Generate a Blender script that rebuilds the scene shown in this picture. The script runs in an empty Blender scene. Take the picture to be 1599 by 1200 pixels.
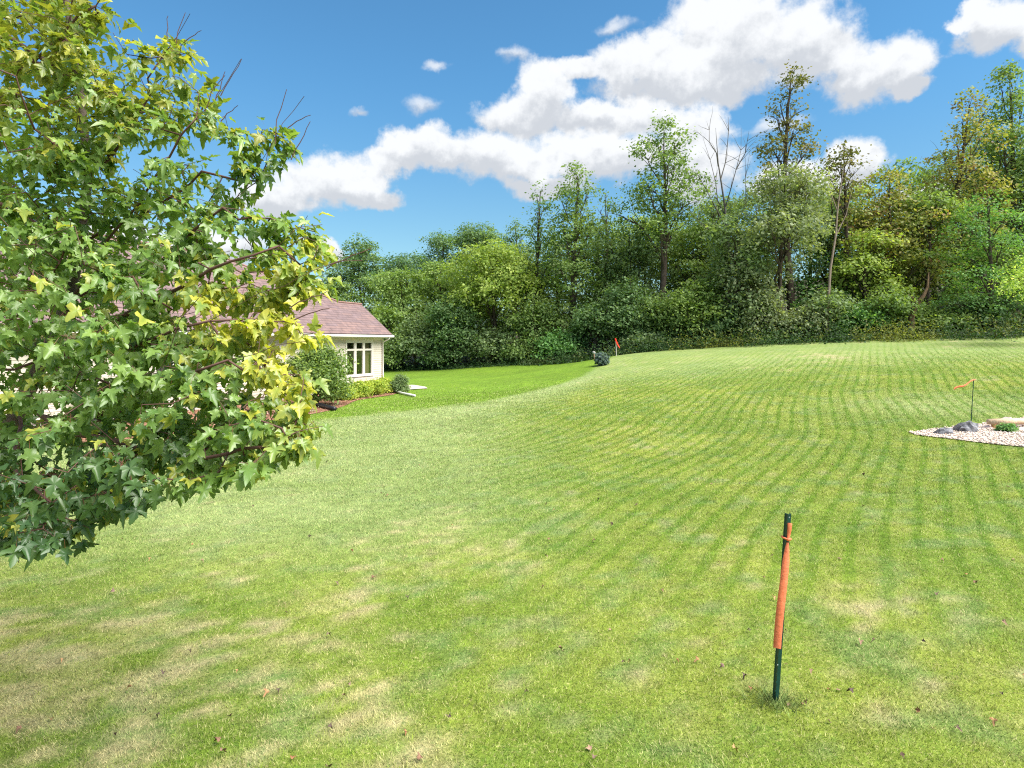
import bpy, math, random
import numpy as np
from mathutils import Vector

R = math.radians
rng = np.random.default_rng(7)
random.seed(7)
sc = bpy.context.scene
COL = sc.collection

# ------------------------------------------------------------------ camera
CAM_H, F, HV = 2.6, 1000.0, 535.0          # eye height, focal length in photo pixels, horizon row
cd = bpy.data.cameras.new('camera')
cam = bpy.data.objects.new('camera', cd); COL.objects.link(cam)
cam.location = (0, 0, CAM_H); cam.rotation_euler = (R(90), 0, 0)
cd.sensor_width = 36.0; cd.lens = 36.0 * F / 1599.0
cd.shift_y = -(600.0 - HV) / 1599.0
cd.clip_start = 0.05; cd.clip_end = 6000
sc.camera = cam

# ------------------------------------------------------------------ world, sun, exposure
SUN_EL, SUN_AZ = 53.0, 119.0               # azimuth clockwise from +Y: to the right, a little behind the camera
sd = bpy.data.lights.new('sun', 'SUN'); so = bpy.data.objects.new('sun', sd); COL.objects.link(so)
sd.energy = 3.0; sd.angle = R(48); sd.color = (1.0, 0.955, 0.88)
sv = Vector((math.sin(R(SUN_AZ)) * math.cos(R(SUN_EL)), math.cos(R(SUN_AZ)) * math.cos(R(SUN_EL)), math.sin(R(SUN_EL))))
so.rotation_euler = sv.to_track_quat('Z', 'Y').to_euler(); so.location = (0, 0, 30)
vs = sc.view_settings
vs.view_transform = 'Standard'; vs.look = 'None'; vs.gamma = 1.0; vs.exposure = 1.87; vs.use_curve_mapping = False

W = bpy.data.worlds.new('World'); sc.world = W; W.use_nodes = True
wt = W.node_tree; wt.nodes.clear()

def nd(t, typ, **kw):
    n = t.nodes.new(typ)
    for k, v in kw.items(): setattr(n, k, v)
    return n
def lk(t, a, b): t.links.new(a, b)
def put(t, sock, v):
    if isinstance(v, (int, float, tuple, list)): sock.default_value = v
    else: t.links.new(v, sock)
def mth(t, op, a, b=0.0, c=0.0, clamp=False):
    n = nd(t, 'ShaderNodeMath', operation=op, use_clamp=clamp)
    put(t, n.inputs[0], a); put(t, n.inputs[1], b); put(t, n.inputs[2], c)
    return n.outputs[0]
def vmt(t, op, a, b=(0, 0, 0)):
    n = nd(t, 'ShaderNodeVectorMath', operation=op)
    put(t, n.inputs[0], a); put(t, n.inputs[1], b)
    return n.outputs['Value'] if op in ('LENGTH', 'DOT_PRODUCT') else n.outputs[0]
def mixc(t, f, a, b, mode='MIX'):
    n = nd(t, 'ShaderNodeMix', data_type='RGBA', blend_type=mode)
    put(t, n.inputs[0], f); put(t, n.inputs[6], a); put(t, n.inputs[7], b)
    return n.outputs[2]
def sstep(t, x, lo, hi):
    n = nd(t, 'ShaderNodeMapRange', interpolation_type='SMOOTHSTEP')
    put(t, n.inputs[0], x); n.inputs[1].default_value = lo; n.inputs[2].default_value = hi
    return n.outputs[0]
def noise(t, vec, scale, detail=3.0, rough=0.55, dist=0.0):
    n = nd(t, 'ShaderNodeTexNoise')
    put(t, n.inputs['Vector'], vec); n.inputs['Scale'].default_value = scale
    n.inputs['Detail'].default_value = detail; n.inputs['Roughness'].default_value = rough
    n.inputs['Distortion'].default_value = dist
    return n.outputs[0]

# cumulus clouds: (azimuth, elevation, half width, half height) in degrees
def deg(u, v, ru, rv):
    x, z = (u - 800) / F, (HV - v) / F
    az = math.degrees(math.atan(x)); el = math.degrees(math.atan(z / math.sqrt(1 + x * x)))
    k = 1 / (1 + x * x)
    return (az, el, math.degrees(ru / F) * k, math.degrees(rv / F) * math.sqrt(k))
LAYERS = [   # far to near
    [(1150, 60, 130, 74), (1262, 80, 105, 66), (1010, 98, 105, 46), (1405, 108, 78, 54), (1080, 128, 200, 40), (1335, 125, 80, 44), (905, 104, 50, 22), (1430, 140, 60, 22),
     (1550, 40, 80, 40), (1640, 60, 90, 40), (1500, 20, 40, 20)],
    [(967, 32, 44, 15), (688, 99, 24, 11), (655, 166, 34, 17), (800, 95, 30, 13), (560, 180, 20, 8), (1200, 200, 60, 14)],
    [(850, 142, 56, 44), (830, 182, 100, 34), (950, 186, 140, 28), (1340, 246, 70, 40), (1250, 285, 90, 36), (1440, 305, 80, 24)],
    [(780, 250, 130, 44), (940, 244, 150, 44), (1080, 214, 66, 54), (645, 232, 62, 34), (700, 252, 100, 32), (610, 260, 60, 26), (850, 288, 90, 24), (1100, 270, 80, 50),
     (520, 286, 98, 48), (570, 316, 76, 22), (430, 318, 80, 36), (330, 385, 110, 36), (500, 398, 40, 18), (180, 380, 120, 50)]]
def cloud_group(i, blobs):
    g = bpy.data.node_groups.new('cloud_field', 'ShaderNodeTree')
    g.interface.new_socket('P', in_out='INPUT', socket_type='NodeSocketVector')
    g.interface.new_socket('D', in_out='OUTPUT', socket_type='NodeSocketFloat')
    gi, go = nd(g, 'NodeGroupInput'), nd(g, 'NodeGroupOutput')
    acc = None
    for (a, e, ra, re) in [deg(*q) for q in blobs]:
        d = vmt(g, 'LENGTH', vmt(g, 'MULTIPLY', vmt(g, 'SUBTRACT', gi.outputs[0], (a, e, 0)), (1 / ra, 1 / re, 0)))
        d = mth(g, 'SUBTRACT', 1.15, d)
        acc = d if acc is None else mth(g, 'SMOOTH_MAX', acc, d, 0.15)
    if i == 0:                              # unseen cumulus round the rest of the sky, thickened to add fill light
        sx = nd(g, 'ShaderNodeSeparateXYZ'); lk(g, gi.outputs[0], sx.inputs[0])
        rest = noise(g, vmt(g, 'MULTIPLY', gi.outputs[0], (0.045, 0.085, 0)), 1.0, 2.0)
        rest = mth(g, 'MULTIPLY', mth(g, 'SUBTRACT', rest, 0.47), 6.0)
        rest_w = mth(g, 'MAXIMUM', sstep(g, mth(g, 'ABSOLUTE', sx.outputs[0]), 42, 50), sstep(g, sx.outputs[1], 30, 36))
        rest = mth(g, 'SUBTRACT', rest, mth(g, 'MULTIPLY', mth(g, 'SUBTRACT', 1.0, rest_w), 8.0))
        acc = mth(g, 'MAXIMUM', acc, rest)
    lk(g, acc, go.inputs[0]); return g

sky = nd(wt, 'ShaderNodeTexSky', sky_type='NISHITA')
sky.sun_disc = False; sky.sun_elevation = R(SUN_EL); sky.sun_rotation = R(SUN_AZ)
sky.air_density = 1.0; sky.dust_density = 0.35; sky.ozone_density = 3.0
tc = nd(wt, 'ShaderNodeTexCoord')
sp = nd(wt, 'ShaderNodeSeparateXYZ'); lk(wt, tc.outputs['Generated'], sp.inputs[0])
az = mth(wt, 'MULTIPLY', mth(wt, 'ARCTAN2', sp.outputs[0], sp.outputs[1]), 180 / math.pi)
el = mth(wt, 'MULTIPLY', mth(wt, 'ARCSINE', sp.outputs[2]), 180 / math.pi)
cb = nd(wt, 'ShaderNodeCombineXYZ'); put(wt, cb.inputs[0], az); put(wt, cb.inputs[1], el)
dirv = tc.outputs['Generated']
wn = nd(wt, 'ShaderNodeTexNoise'); lk(wt, dirv, wn.inputs['Vector'])
wn.inputs['Scale'].default_value = 9; wn.inputs['Detail'].default_value = 6; wn.inputs['Roughness'].default_value = 0.6
warp = vmt(wt, 'MULTIPLY', vmt(wt, 'SUBTRACT', wn.outputs['Color'], (0.5, 0.5, 0.5)), (7, 5, 0))
P = vmt(wt, 'ADD', cb.outputs[0], warp)
fine = noise(wt, dirv, 24, 7, 0.62)
fk = mth(wt, 'SUBTRACT', fine, 0.5)
bil = mth(wt, 'SUBTRACT', noise(wt, vmt(wt, 'ADD', dirv, (.004, 0, -.012)), 24, 7, 0.62), fine)      # billows catch the light on their upper sides
final = mixc(wt, 1.0, sky.outputs[0], mixc(wt, sstep(wt, el, 2, 24), (.36, .44, .41, 1), (.29, .51, .56, 1)), 'MULTIPLY')
for i, blobs in enumerate(LAYERS):
    g = cloud_group(i, blobs)
    def field(vec):
        n = nd(wt, 'ShaderNodeGroup', node_tree=g); put(wt, n.inputs[0], vec); return n.outputs[0]
    D = field(P); Dlo = field(vmt(wt, 'ADD', P, (0.3, -1.6, 0))); Dhi = field(vmt(wt, 'ADD', P, (-0.3, 1.6, 0)))
    dens = mth(wt, 'ADD', D, mth(wt, 'MULTIPLY', fk, 0.95))
    lit = mth(wt, 'ADD', mth(wt, 'SUBTRACT', Dlo, Dhi), mth(wt, 'MULTIPLY', bil, -2.4))
    under = sstep(wt, mth(wt, 'SUBTRACT', Dlo, Dhi), 0.3, -0.5)          # bases are ragged and thin, tops crisp
    dens = mth(wt, 'SUBTRACT', dens, mth(wt, 'MULTIPLY', under, 0.12))
    alpha = mth(wt, 'MULTIPLY', sstep(wt, dens, 0.05, 0.48 if i != 1 else 1.1), 0.97 if i != 1 else .72)
    lit = sstep(wt, lit, -0.8, 0.55)
    ccol = mixc(wt, lit, (1.95, 2.04, 2.18, 1), (2.92, 2.97, 3.02, 1))
    final = mixc(wt, alpha, final, ccol)
bg = nd(wt, 'ShaderNodeBackground'); lk(wt, final, bg.inputs[0]); bg.inputs[1].default_value = 0.094
wo = nd(wt, 'ShaderNodeOutputWorld'); lk(wt, bg.outputs[0], wo.inputs[0])

# ------------------------------------------------------------------ helpers
def vnoise(x, y, seed=0):
    x = np.asarray(x, float); y = np.asarray(y, float)
    xi, yi = np.floor(x).astype(np.int64), np.floor(y).astype(np.int64)
    fx, fy = x - xi, y - yi
    fx, fy = fx * fx * (3 - 2 * fx), fy * fy * (3 - 2 * fy)
    def h(a, b):
        n = (a * 374761393 + b * 668265263 + seed * 974634777) & 0x7fffffff
        n = ((n ^ (n >> 13)) * 1274126177) & 0x7fffffff
        return ((n ^ (n >> 16)) & 0xffff) / 65535.0
    return (h(xi, yi) * (1 - fx) + h(xi + 1, yi) * fx) * (1 - fy) + (h(xi, yi + 1) * (1 - fx) + h(xi + 1, yi + 1) * fx) * fy
def fbm(x, y, sc_, seed=0, oct_=4):
    t = 0; a = 1; s = 0
    for i in range(oct_):
        t = t + a * vnoise(np.asarray(x) * sc_ * 2 ** i + 17.3 * i, np.asarray(y) * sc_ * 2 ** i - 9.1 * i, seed + i); s += a; a *= 0.55
    return t / s
def smooth(x, lo, hi):
    t = np.clip((np.asarray(x, float) - lo) / (hi - lo), 0, 1); return t * t * (3 - 2 * t)

# terrain: control points (X, Y, z) read off the photograph
CT = np.array([(0, -12, 0), (-20, -12, -.1), (20, -12, .2), (0, 4, 0), (1.9, 4.6, 0), (-6, 5, -.05), (8, 6, .05), (0, 10, 0), (-6, 12, -.05),
    (6, 12, .1), (12, 12, .3), (12.2, 17, .38), (17, 17, .55), (5, 20, .25), (-13, 17, 0), (-7.5, 25, -.03), (-7.4, 37, 0), (-16, 30, 0), (-20, 20, 0),
    (-1.25, 25, .22), (-1.5, 33, .02), (-4, 45, 0), (2, 31, .42), (5.9, 42, 1.08), (7.5, 46, 1.6), (14, 30, 1.35), (22, 30, 1.7), (8, 30, .85),
    (33.5, 42, 2.95), (26.4, 44, 2.72), (18.4, 46, 2.42), (11.5, 48, 1.98), (5.2, 52, 1.0), (0, 55, .62), (-5.8, 58, .22), (-11.4, 60, -.04),
    (-25, 62, -.2), (-40, 40, 0), (-40, 90, 0), (-15, 80, 1.2), (0, 80, 3.0), (15, 75, 5.5), (30, 70, 7.0), (50, 70, 9), (60, 45, 5.5), (60, 10, 2.5), (40, 20, 1.6), (60, 100, 14), (20, 100, 9), (-10, 100, 3)], float)
def kern(d2): return np.sqrt(d2 + 9.0)
_A = kern(((CT[:, None, :2] - CT[None, :, :2]) ** 2).sum(-1)); n_ = len(CT)
_M = np.zeros((n_ + 1, n_ + 1)); _M[:n_, :n_] = _A; _M[n_, :n_] = 1; _M[:n_, n_] = 1
_w = np.linalg.solve(_M, np.concatenate([CT[:, 2], [0]]))
def gz(x, y):
    x = np.clip(np.asarray(x, float), -42, 62); y = np.clip(np.asarray(y, float), -12, 105)
    sh = x.shape; x = x.ravel(); y = np.broadcast_to(y, sh).ravel(); o = np.empty(len(x))
    for i in range(0, len(x), 40000):
        d2 = (x[i:i + 40000, None] - CT[None, :, 0]) ** 2 + (y[i:i + 40000, None] - CT[None, :, 1]) ** 2
        o[i:i + 40000] = kern(d2) @ _w[:n_] + _w[n_]
    o = o + 0.03 * (vnoise(x * .5, y * .5, 3) - .5)
    return o.reshape(sh)
def gz1(x, y): return float(gz(np.array([x]), np.array([y]))[0])
def px(u, v, Y): return np.array([(u - 800) / F * Y, Y, CAM_H + (HV - v) / F * Y])
def ground_at(u, v):                        # where the ray through a pixel meets the ground
    for Y in np.arange(3.0, 90, 0.05):
        p = px(u, v, Y)
        if p[2] <= gz1(p[0], p[1]): return p
    return p

def mesh_np(name, V, F_, mat, parent=None, col=None, smooth_=False, floats=None):
    V = np.asarray(V, np.float32); F_ = np.asarray(F_, np.int32); k = F_.shape[1]
    me = bpy.data.meshes.new(name)
    me.vertices.add(len(V)); me.vertices.foreach_set('co', V.ravel())
    me.loops.add(F_.size); me.loops.foreach_set('vertex_index', F_.ravel())
    me.polygons.add(len(F_)); me.polygons.foreach_set('loop_start', np.arange(0, F_.size, k, dtype=np.int32))
    if smooth_: me.polygons.foreach_set('use_smooth', np.ones(len(F_), bool))
    me.update(calc_edges=True)
    if col is not None:
        a = me.color_attributes.new('col', 'FLOAT_COLOR', 'POINT')
        c = np.ones((len(V), 4), np.float32); c[:, :3] = col; a.data.foreach_set('color', c.ravel())
    for kf, vf in (floats or {}).items():
        a = me.attributes.new(kf, 'FLOAT', 'POINT'); a.data.foreach_set('value', np.asarray(vf, np.float32))
    if mat: me.materials.append(mat)
    o = bpy.data.objects.new(name, me); COL.objects.link(o)
    if parent is not None: o.parent = parent
    return o

class MB:
    """collects shapes into one mesh (quads and triangles)"""
    def __init__(s): s.V = []; s.F = []; s.C = []
    def add(s, V, F_, c=None):
        b = len(s.V); s.V.extend([tuple(map(float, v)) for v in V]); s.F.extend([tuple(b + i for i in f) for f in F_])
        s.C.extend([tuple(c) if c is not None else (1, 1, 1)] * len(V))
    def box(s, lo, hi, c=None):
        x0, y0, z0 = lo; x1, y1, z1 = hi
        s.add([(x0, y0, z0), (x1, y0, z0), (x1, y1, z0), (x0, y1, z0), (x0, y0, z1), (x1, y0, z1), (x1, y1, z1), (x0, y1, z1)],
              [(0, 3, 2, 1), (4, 5, 6, 7), (0, 1, 5, 4), (1, 2, 6, 5), (2, 3, 7, 6), (3, 0, 4, 7)], c)
    def tube(s, pts, rad, n=8, cap=True, c=None):
        V, F_ = tube_np(np.asarray(pts, float), np.asarray(rad, float), n)
        F_ = [tuple(f) for f in F_]
        if cap:
            m = len(pts); F_ += [tuple(range(n))[::-1], tuple((m - 1) * n + i for i in range(n))]
        s.add(V, F_, c)
    def build(s, name, mat, parent=None, smooth_=False, col=False):
        me = bpy.data.meshes.new(name); me.from_pydata(s.V, [], s.F); me.update()
        if smooth_: me.polygons.foreach_set('use_smooth', np.ones(len(me.polygons), bool))
        if col:
            a = me.color_attributes.new('col', 'FLOAT_COLOR', 'POINT')
            a.data.foreach_set('color', np.c_[np.array(s.C, np.float32), np.ones(len(s.C), np.float32)].astype(np.float32).ravel())
        if mat: me.materials.append(mat)
        o = bpy.data.objects.new(name, me); COL.objects.link(o)
        if parent is not None: o.parent = parent
        return o
def tube_np(P_, r, n=6):
    m = len(P_)
    T = np.gradient(P_, axis=0); T /= np.linalg.norm(T, axis=1, keepdims=True) + 1e-9
    ref = np.where(np.abs(T[:, 2:3]) > 0.9, np.array([[1., 0, 0]]), np.array([[0, 0, 1.]]))
    ref = np.repeat(ref[:1], m, 0)
    A = np.cross(T, ref); A /= np.linalg.norm(A, axis=1, keepdims=True) + 1e-9
    B = np.cross(T, A)
    an = np.linspace(0, 2 * math.pi, n, endpoint=False)
    V = P_[:, None] + r[:, None, None] * (np.cos(an)[None, :, None] * A[:, None] + np.sin(an)[None, :, None] * B[:, None])
    i, j = np.meshgrid(np.arange(m - 1), np.arange(n), indexing='ij'); i = i.ravel(); j = j.ravel(); j2 = (j + 1) % n
    F_ = np.stack([i * n + j, i * n + j2, (i + 1) * n + j2, (i + 1) * n + j], 1)
    return V.reshape(-1, 3), F_
def tag(o, label, cat, group=None, kind=None):
    if label: o['label'] = label
    if cat: o['category'] = cat
    if group: o['group'] = group
    if kind: o['kind'] = kind
    return o
def empty(name, loc, label, cat, group=None):
    o = bpy.data.objects.new(name, None); COL.objects.link(o); o.location = tuple(map(float, loc)); o.empty_display_size = .2
    return tag(o, label, cat, group)
def local(V, loc): return np.asarray(V) - np.asarray(loc)[None, :]

# ------------------------------------------------------------------ materials
def mat(name, color=(.5, .5, .5), rough=.7, spec=.3, var=0.0, vscale=8.0, bump=0.0, bscale=30.0, metal=0.0):
    m = bpy.data.materials.new(name); m.use_nodes = True; t = m.node_tree
    b = t.nodes['Principled BSDF']; b.inputs['Roughness'].default_value = rough; b.inputs['Specular IOR Level'].default_value = spec
    b.inputs['Metallic'].default_value = metal
    c = (*color, 1); tcn = nd(t, 'ShaderNodeTexCoord')
    if var:
        n = noise(t, tcn.outputs['Object'], vscale, 5)
        f = nd(t, 'ShaderNodeMapRange'); lk(t, n, f.inputs[0]); f.inputs[1].default_value = .25; f.inputs[2].default_value = .75
        f.inputs[3].default_value = 1 - var; f.inputs[4].default_value = 1 + var
        put(t, b.inputs['Base Color'], mixc(t, 1.0, c, f.outputs[0], 'MULTIPLY'))
    else: b.inputs['Base Color'].default_value = c
    if bump:
        bn = nd(t, 'ShaderNodeBump'); bn.inputs['Strength'].default_value = bump; bn.inputs['Distance'].default_value = .02
        lk(t, noise(t, tcn.outputs['Object'], bscale, 6), bn.inputs['Height']); lk(t, bn.outputs[0], b.inputs['Normal'])
    return m
def leaf_mat(name, trans=.35, rough=.5, spec=.35, upmix=0.0, thick=1.0):
    m = bpy.data.materials.new(name); m.use_nodes = True; t = m.node_tree
    b = t.nodes['Principled BSDF']; out = t.nodes['Material Output']
    at = nd(t, 'ShaderNodeAttribute', attribute_name='col')
    col = at.outputs['Color']
    put(t, b.inputs['Base Color'], col); b.inputs['Roughness'].default_value = rough; b.inputs['Specular IOR Level'].default_value = spec
    tr = nd(t, 'ShaderNodeBsdfTranslucent')
    put(t, tr.inputs[0], mixc(t, 1.0, col, (1.5 * thick, 1.55 * thick, .6 * thick, 1), 'MULTIPLY'))
    mx = nd(t, 'ShaderNodeMixShader'); mx.inputs[0].default_value = trans
    lk(t, b.outputs[0], mx.inputs[1]); lk(t, tr.outputs[0], mx.inputs[2]); lk(t, mx.outputs[0], out.inputs[0])
    return m
def vcol_mat(name, rough=.85, spec=.2, bump=0, bscale=30, var=.25, vscale=20):
    m = mat(name, (1, 1, 1), rough, spec, 0, 1, bump, bscale); t = m.node_tree
    at = nd(t, 'ShaderNodeAttribute', attribute_name='col'); tcn = nd(t, 'ShaderNodeTexCoord')
    f = nd(t, 'ShaderNodeMapRange'); lk(t, noise(t, tcn.outputs['Object'], vscale, 5), f.inputs[0])
    f.inputs[1].default_value = .25; f.inputs[2].default_value = .75; f.inputs[3].default_value = 1 - var; f.inputs[4].default_value = 1 + var
    put(t, t.nodes['Principled BSDF'].inputs['Base Color'], mixc(t, 1.0, at.outputs['Color'], f.outputs[0], 'MULTIPLY'))
    return m
M_LEAF = leaf_mat('tree_leaf', .4, .55, .25)
M_MAPLE = leaf_mat('maple_leaf', .4, .34, .55)
M_BARK = mat('bark', (.075, .058, .045), .9, .1, .4, 6, .8, 18)
M_BARKG = mat('grey_bark', (.11, .10, .088), .9, .1, .35, 6, .8, 18)
M_MBARK = mat('maple_bark', (.13, .10, .085), .85, .2, .35, 12, .5, 40)
M_TWIG = mat('maple_twig', (.10, .05, .04), .7, .3, .2, 20)

# lawn shading: colour comes from the sheet's / blade's own 'col', mowing rows and turf grain are nodes
lg = bpy.data.node_groups.new('lawn_colour', 'ShaderNodeTree')
lg.interface.new_socket('Color', in_out='OUTPUT', socket_type='NodeSocketColor')
lo_ = nd(lg, 'NodeGroupOutput'); at = nd(lg, 'ShaderNodeAttribute', attribute_name='col'); st = nd(lg, 'ShaderNodeAttribute', attribute_name='rows')
geo = nd(lg, 'ShaderNodeNewGeometry'); pos = geo.outputs['Position']
ang = R(29.5)
wob = noise(lg, pos, .13, 2); wob2 = noise(lg, pos, 1.3, 2)
sxyz = nd(lg, 'ShaderNodeSeparateXYZ'); lk(lg, pos, sxyz.inputs[0])
across = mth(lg, 'SUBTRACT', mth(lg, 'MULTIPLY', sxyz.outputs[0], math.cos(ang)), mth(lg, 'MULTIPLY', sxyz.outputs[1], math.sin(ang)))
# rows swing out round the gravel bed
bump_ = mth(lg, 'POWER', 2.718, mth(lg, 'MULTIPLY', mth(lg, 'POWER', mth(lg, 'DIVIDE', mth(lg, 'SUBTRACT', sxyz.outputs[1], 16.5), 4.0), 2.0), -1.0))
across = mth(lg, 'ADD', across, mth(lg, 'MULTIPLY', bump_, -0.55))
across = mth(lg, 'ADD', across, mth(lg, 'ADD', mth(lg, 'MULTIPLY', wob, .6), mth(lg, 'MULTIPLY', wob2, .04)))
row = mth(lg, 'SINE', mth(lg, 'MULTIPLY', across, 2 * math.pi / .37))
row = mth(lg, 'SUBTRACT', mth(lg, 'MULTIPLY', sstep(lg, row, .1, .9), 1.3), .3)      # narrow dark rows between wider light ones: leaning-blade sheen painted as colour
brk = noise(lg, pos, .9, 4)
row = mth(lg, 'MULTIPLY', row, mth(lg, 'MULTIPLY', st.outputs['Fac'], sstep(lg, brk, .15, .55)))
c0 = at.outputs['Color']
tan_ = mth(lg, 'MULTIPLY', sstep(lg, noise(lg, pos, 31, 4, .7), .54, .70), .55)
c0 = mixc(lg, tan_, c0, (.50, .43, .20, 1))
deep_ = mth(lg, 'MULTIPLY', sstep(lg, noise(lg, vmt(lg, 'ADD', pos, (31.7, 11.3, 0)), 22, 4, .7), .52, .68), .75)
c0 = mixc(lg, deep_, c0, mixc(lg, 1.0, c0, (.48, .70, .50, 1), 'MULTIPLY'))
c1 = mixc(lg, mth(lg, 'MAXIMUM', row, 0.0), c0, mixc(lg, 1.0, c0, (.63, .81, .43, 1), 'MULTIPLY'))
c2 = mixc(lg, mth(lg, 'MAXIMUM', mth(lg, 'MULTIPLY', row, -1.0), 0.0), c1, mixc(lg, 1.0, c0, (1.4, 1.22, 1.6, 1), 'MULTIPLY'))
gr = noise(lg, pos, 62, 4, .7); gr2 = noise(lg, pos, 5.5, 4, .6)
gf = nd(lg, 'ShaderNodeMapRange'); lk(lg, mth(lg, 'ADD', mth(lg, 'MULTIPLY', gr, .55), mth(lg, 'MULTIPLY', gr2, .45)), gf.inputs[0])
gf.inputs[1].default_value = .32; gf.inputs[2].default_value = .68; gf.inputs[3].default_value = .62; gf.inputs[4].default_value = 1.42
lk(lg, mixc(lg, 1.0, c2, gf.outputs[0], 'MULTIPLY'), lo_.inputs[0])

def lawn_mat(name, blade):
    m = bpy.data.materials.new(name); m.use_nodes = True; t = m.node_tree
    b = t.nodes['Principled BSDF']; out = t.nodes['Material Output']
    gn = nd(t, 'ShaderNodeGroup', node_tree=lg); c = gn.outputs[0]
    if not blade: c = mixc(t, 1.0, c, (.80, .80, .80, 1), 'MULTIPLY')      # ground colour darkened to match the shading within the blade mat
    b.inputs['Roughness'].default_value = .75; b.inputs['Specular IOR Level'].default_value = .12
    if blade:
        rn = nd(t, 'ShaderNodeAttribute', attribute_name='rnd')
        f = nd(t, 'ShaderNodeMapRange'); lk(t, rn.outputs['Fac'], f.inputs[0]); f.inputs[3].default_value = .42; f.inputs[4].default_value = 1.75
        c = mixc(t, 1.0, c, f.outputs[0], 'MULTIPLY')
        c = mixc(t, mth(t, 'MULTIPLY', sstep(t, rn.outputs['Fac'], .80, .84), .6), c, (.55, .47, .27, 1))
        put(t, b.inputs['Base Color'], c)
        gg = nd(t, 'ShaderNodeNewGeometry')
        nn = vmt(t, 'NORMALIZE', vmt(t, 'ADD', vmt(t, 'MULTIPLY', gg.outputs['Normal'], (.55, .55, .55)), (0, 0, .9)))
        lk(t, nn, b.inputs['Normal'])
        tr = nd(t, 'ShaderNodeBsdfTranslucent'); put(t, tr.inputs[0], mixc(t, 1.0, c, (1.3, 1.35, .7, 1), 'MULTIPLY'))
        mx = nd(t, 'ShaderNodeMixShader'); mx.inputs[0].default_value = .25
        lk(t, b.outputs[0], mx.inputs[1]); lk(t, tr.outputs[0], mx.inputs[2]); lk(t, mx.outputs[0], out.inputs[0])
    else:
        put(t, b.inputs['Base Color'], c)
        bn = nd(t, 'ShaderNodeBump'); bn.inputs['Strength'].default_value = .8; bn.inputs['Distance'].default_value = .05
        gg = nd(t, 'ShaderNodeNewGeometry')
        lk(t, noise(t, gg.outputs['Position'], 14, 6, .7), bn.inputs['Height']); lk(t, bn.outputs[0], b.inputs['Normal'])
    return m
M_LAWN = lawn_mat('lawn_turf', False); M_BLADE = lawn_mat('grass_blade', True)

# ------------------------------------------------------------------ lawn colours on the plan
BX = [-60, -20, -12, -9, -5, -1.25, 1.6, 4, 5.9, 8, 12, 60]; BY = [2, 11, 15, 18.5, 22.6, 25.4, 31, 37, 43, 48, 60, 90]
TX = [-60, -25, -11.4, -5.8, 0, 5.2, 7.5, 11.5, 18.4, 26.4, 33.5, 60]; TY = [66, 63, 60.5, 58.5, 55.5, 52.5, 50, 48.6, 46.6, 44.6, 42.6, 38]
DRY = [(-1.45, 9.0, 1.0, .8), (-.3, 8.2, .7, .5), (-3.2, 5.7, .9, .9), (-1.9, 6.6, .8, .7), (-.9, 5.2, .6, .75), (-2.6, 4.6, .8, .7), (17.5, 36, 2.2, .8), (-3.6, 11.5, 1.3, .35),
       (2.1, 8.0, .9, .3), (2.6, 4.7, .35, .6), (-4.6, 9.5, 1.0, .3), (.9, 10.5, .9, .35), (3.3, 6.1, .6, .35), (-2.0, 4.2, .6, .5)]
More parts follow.
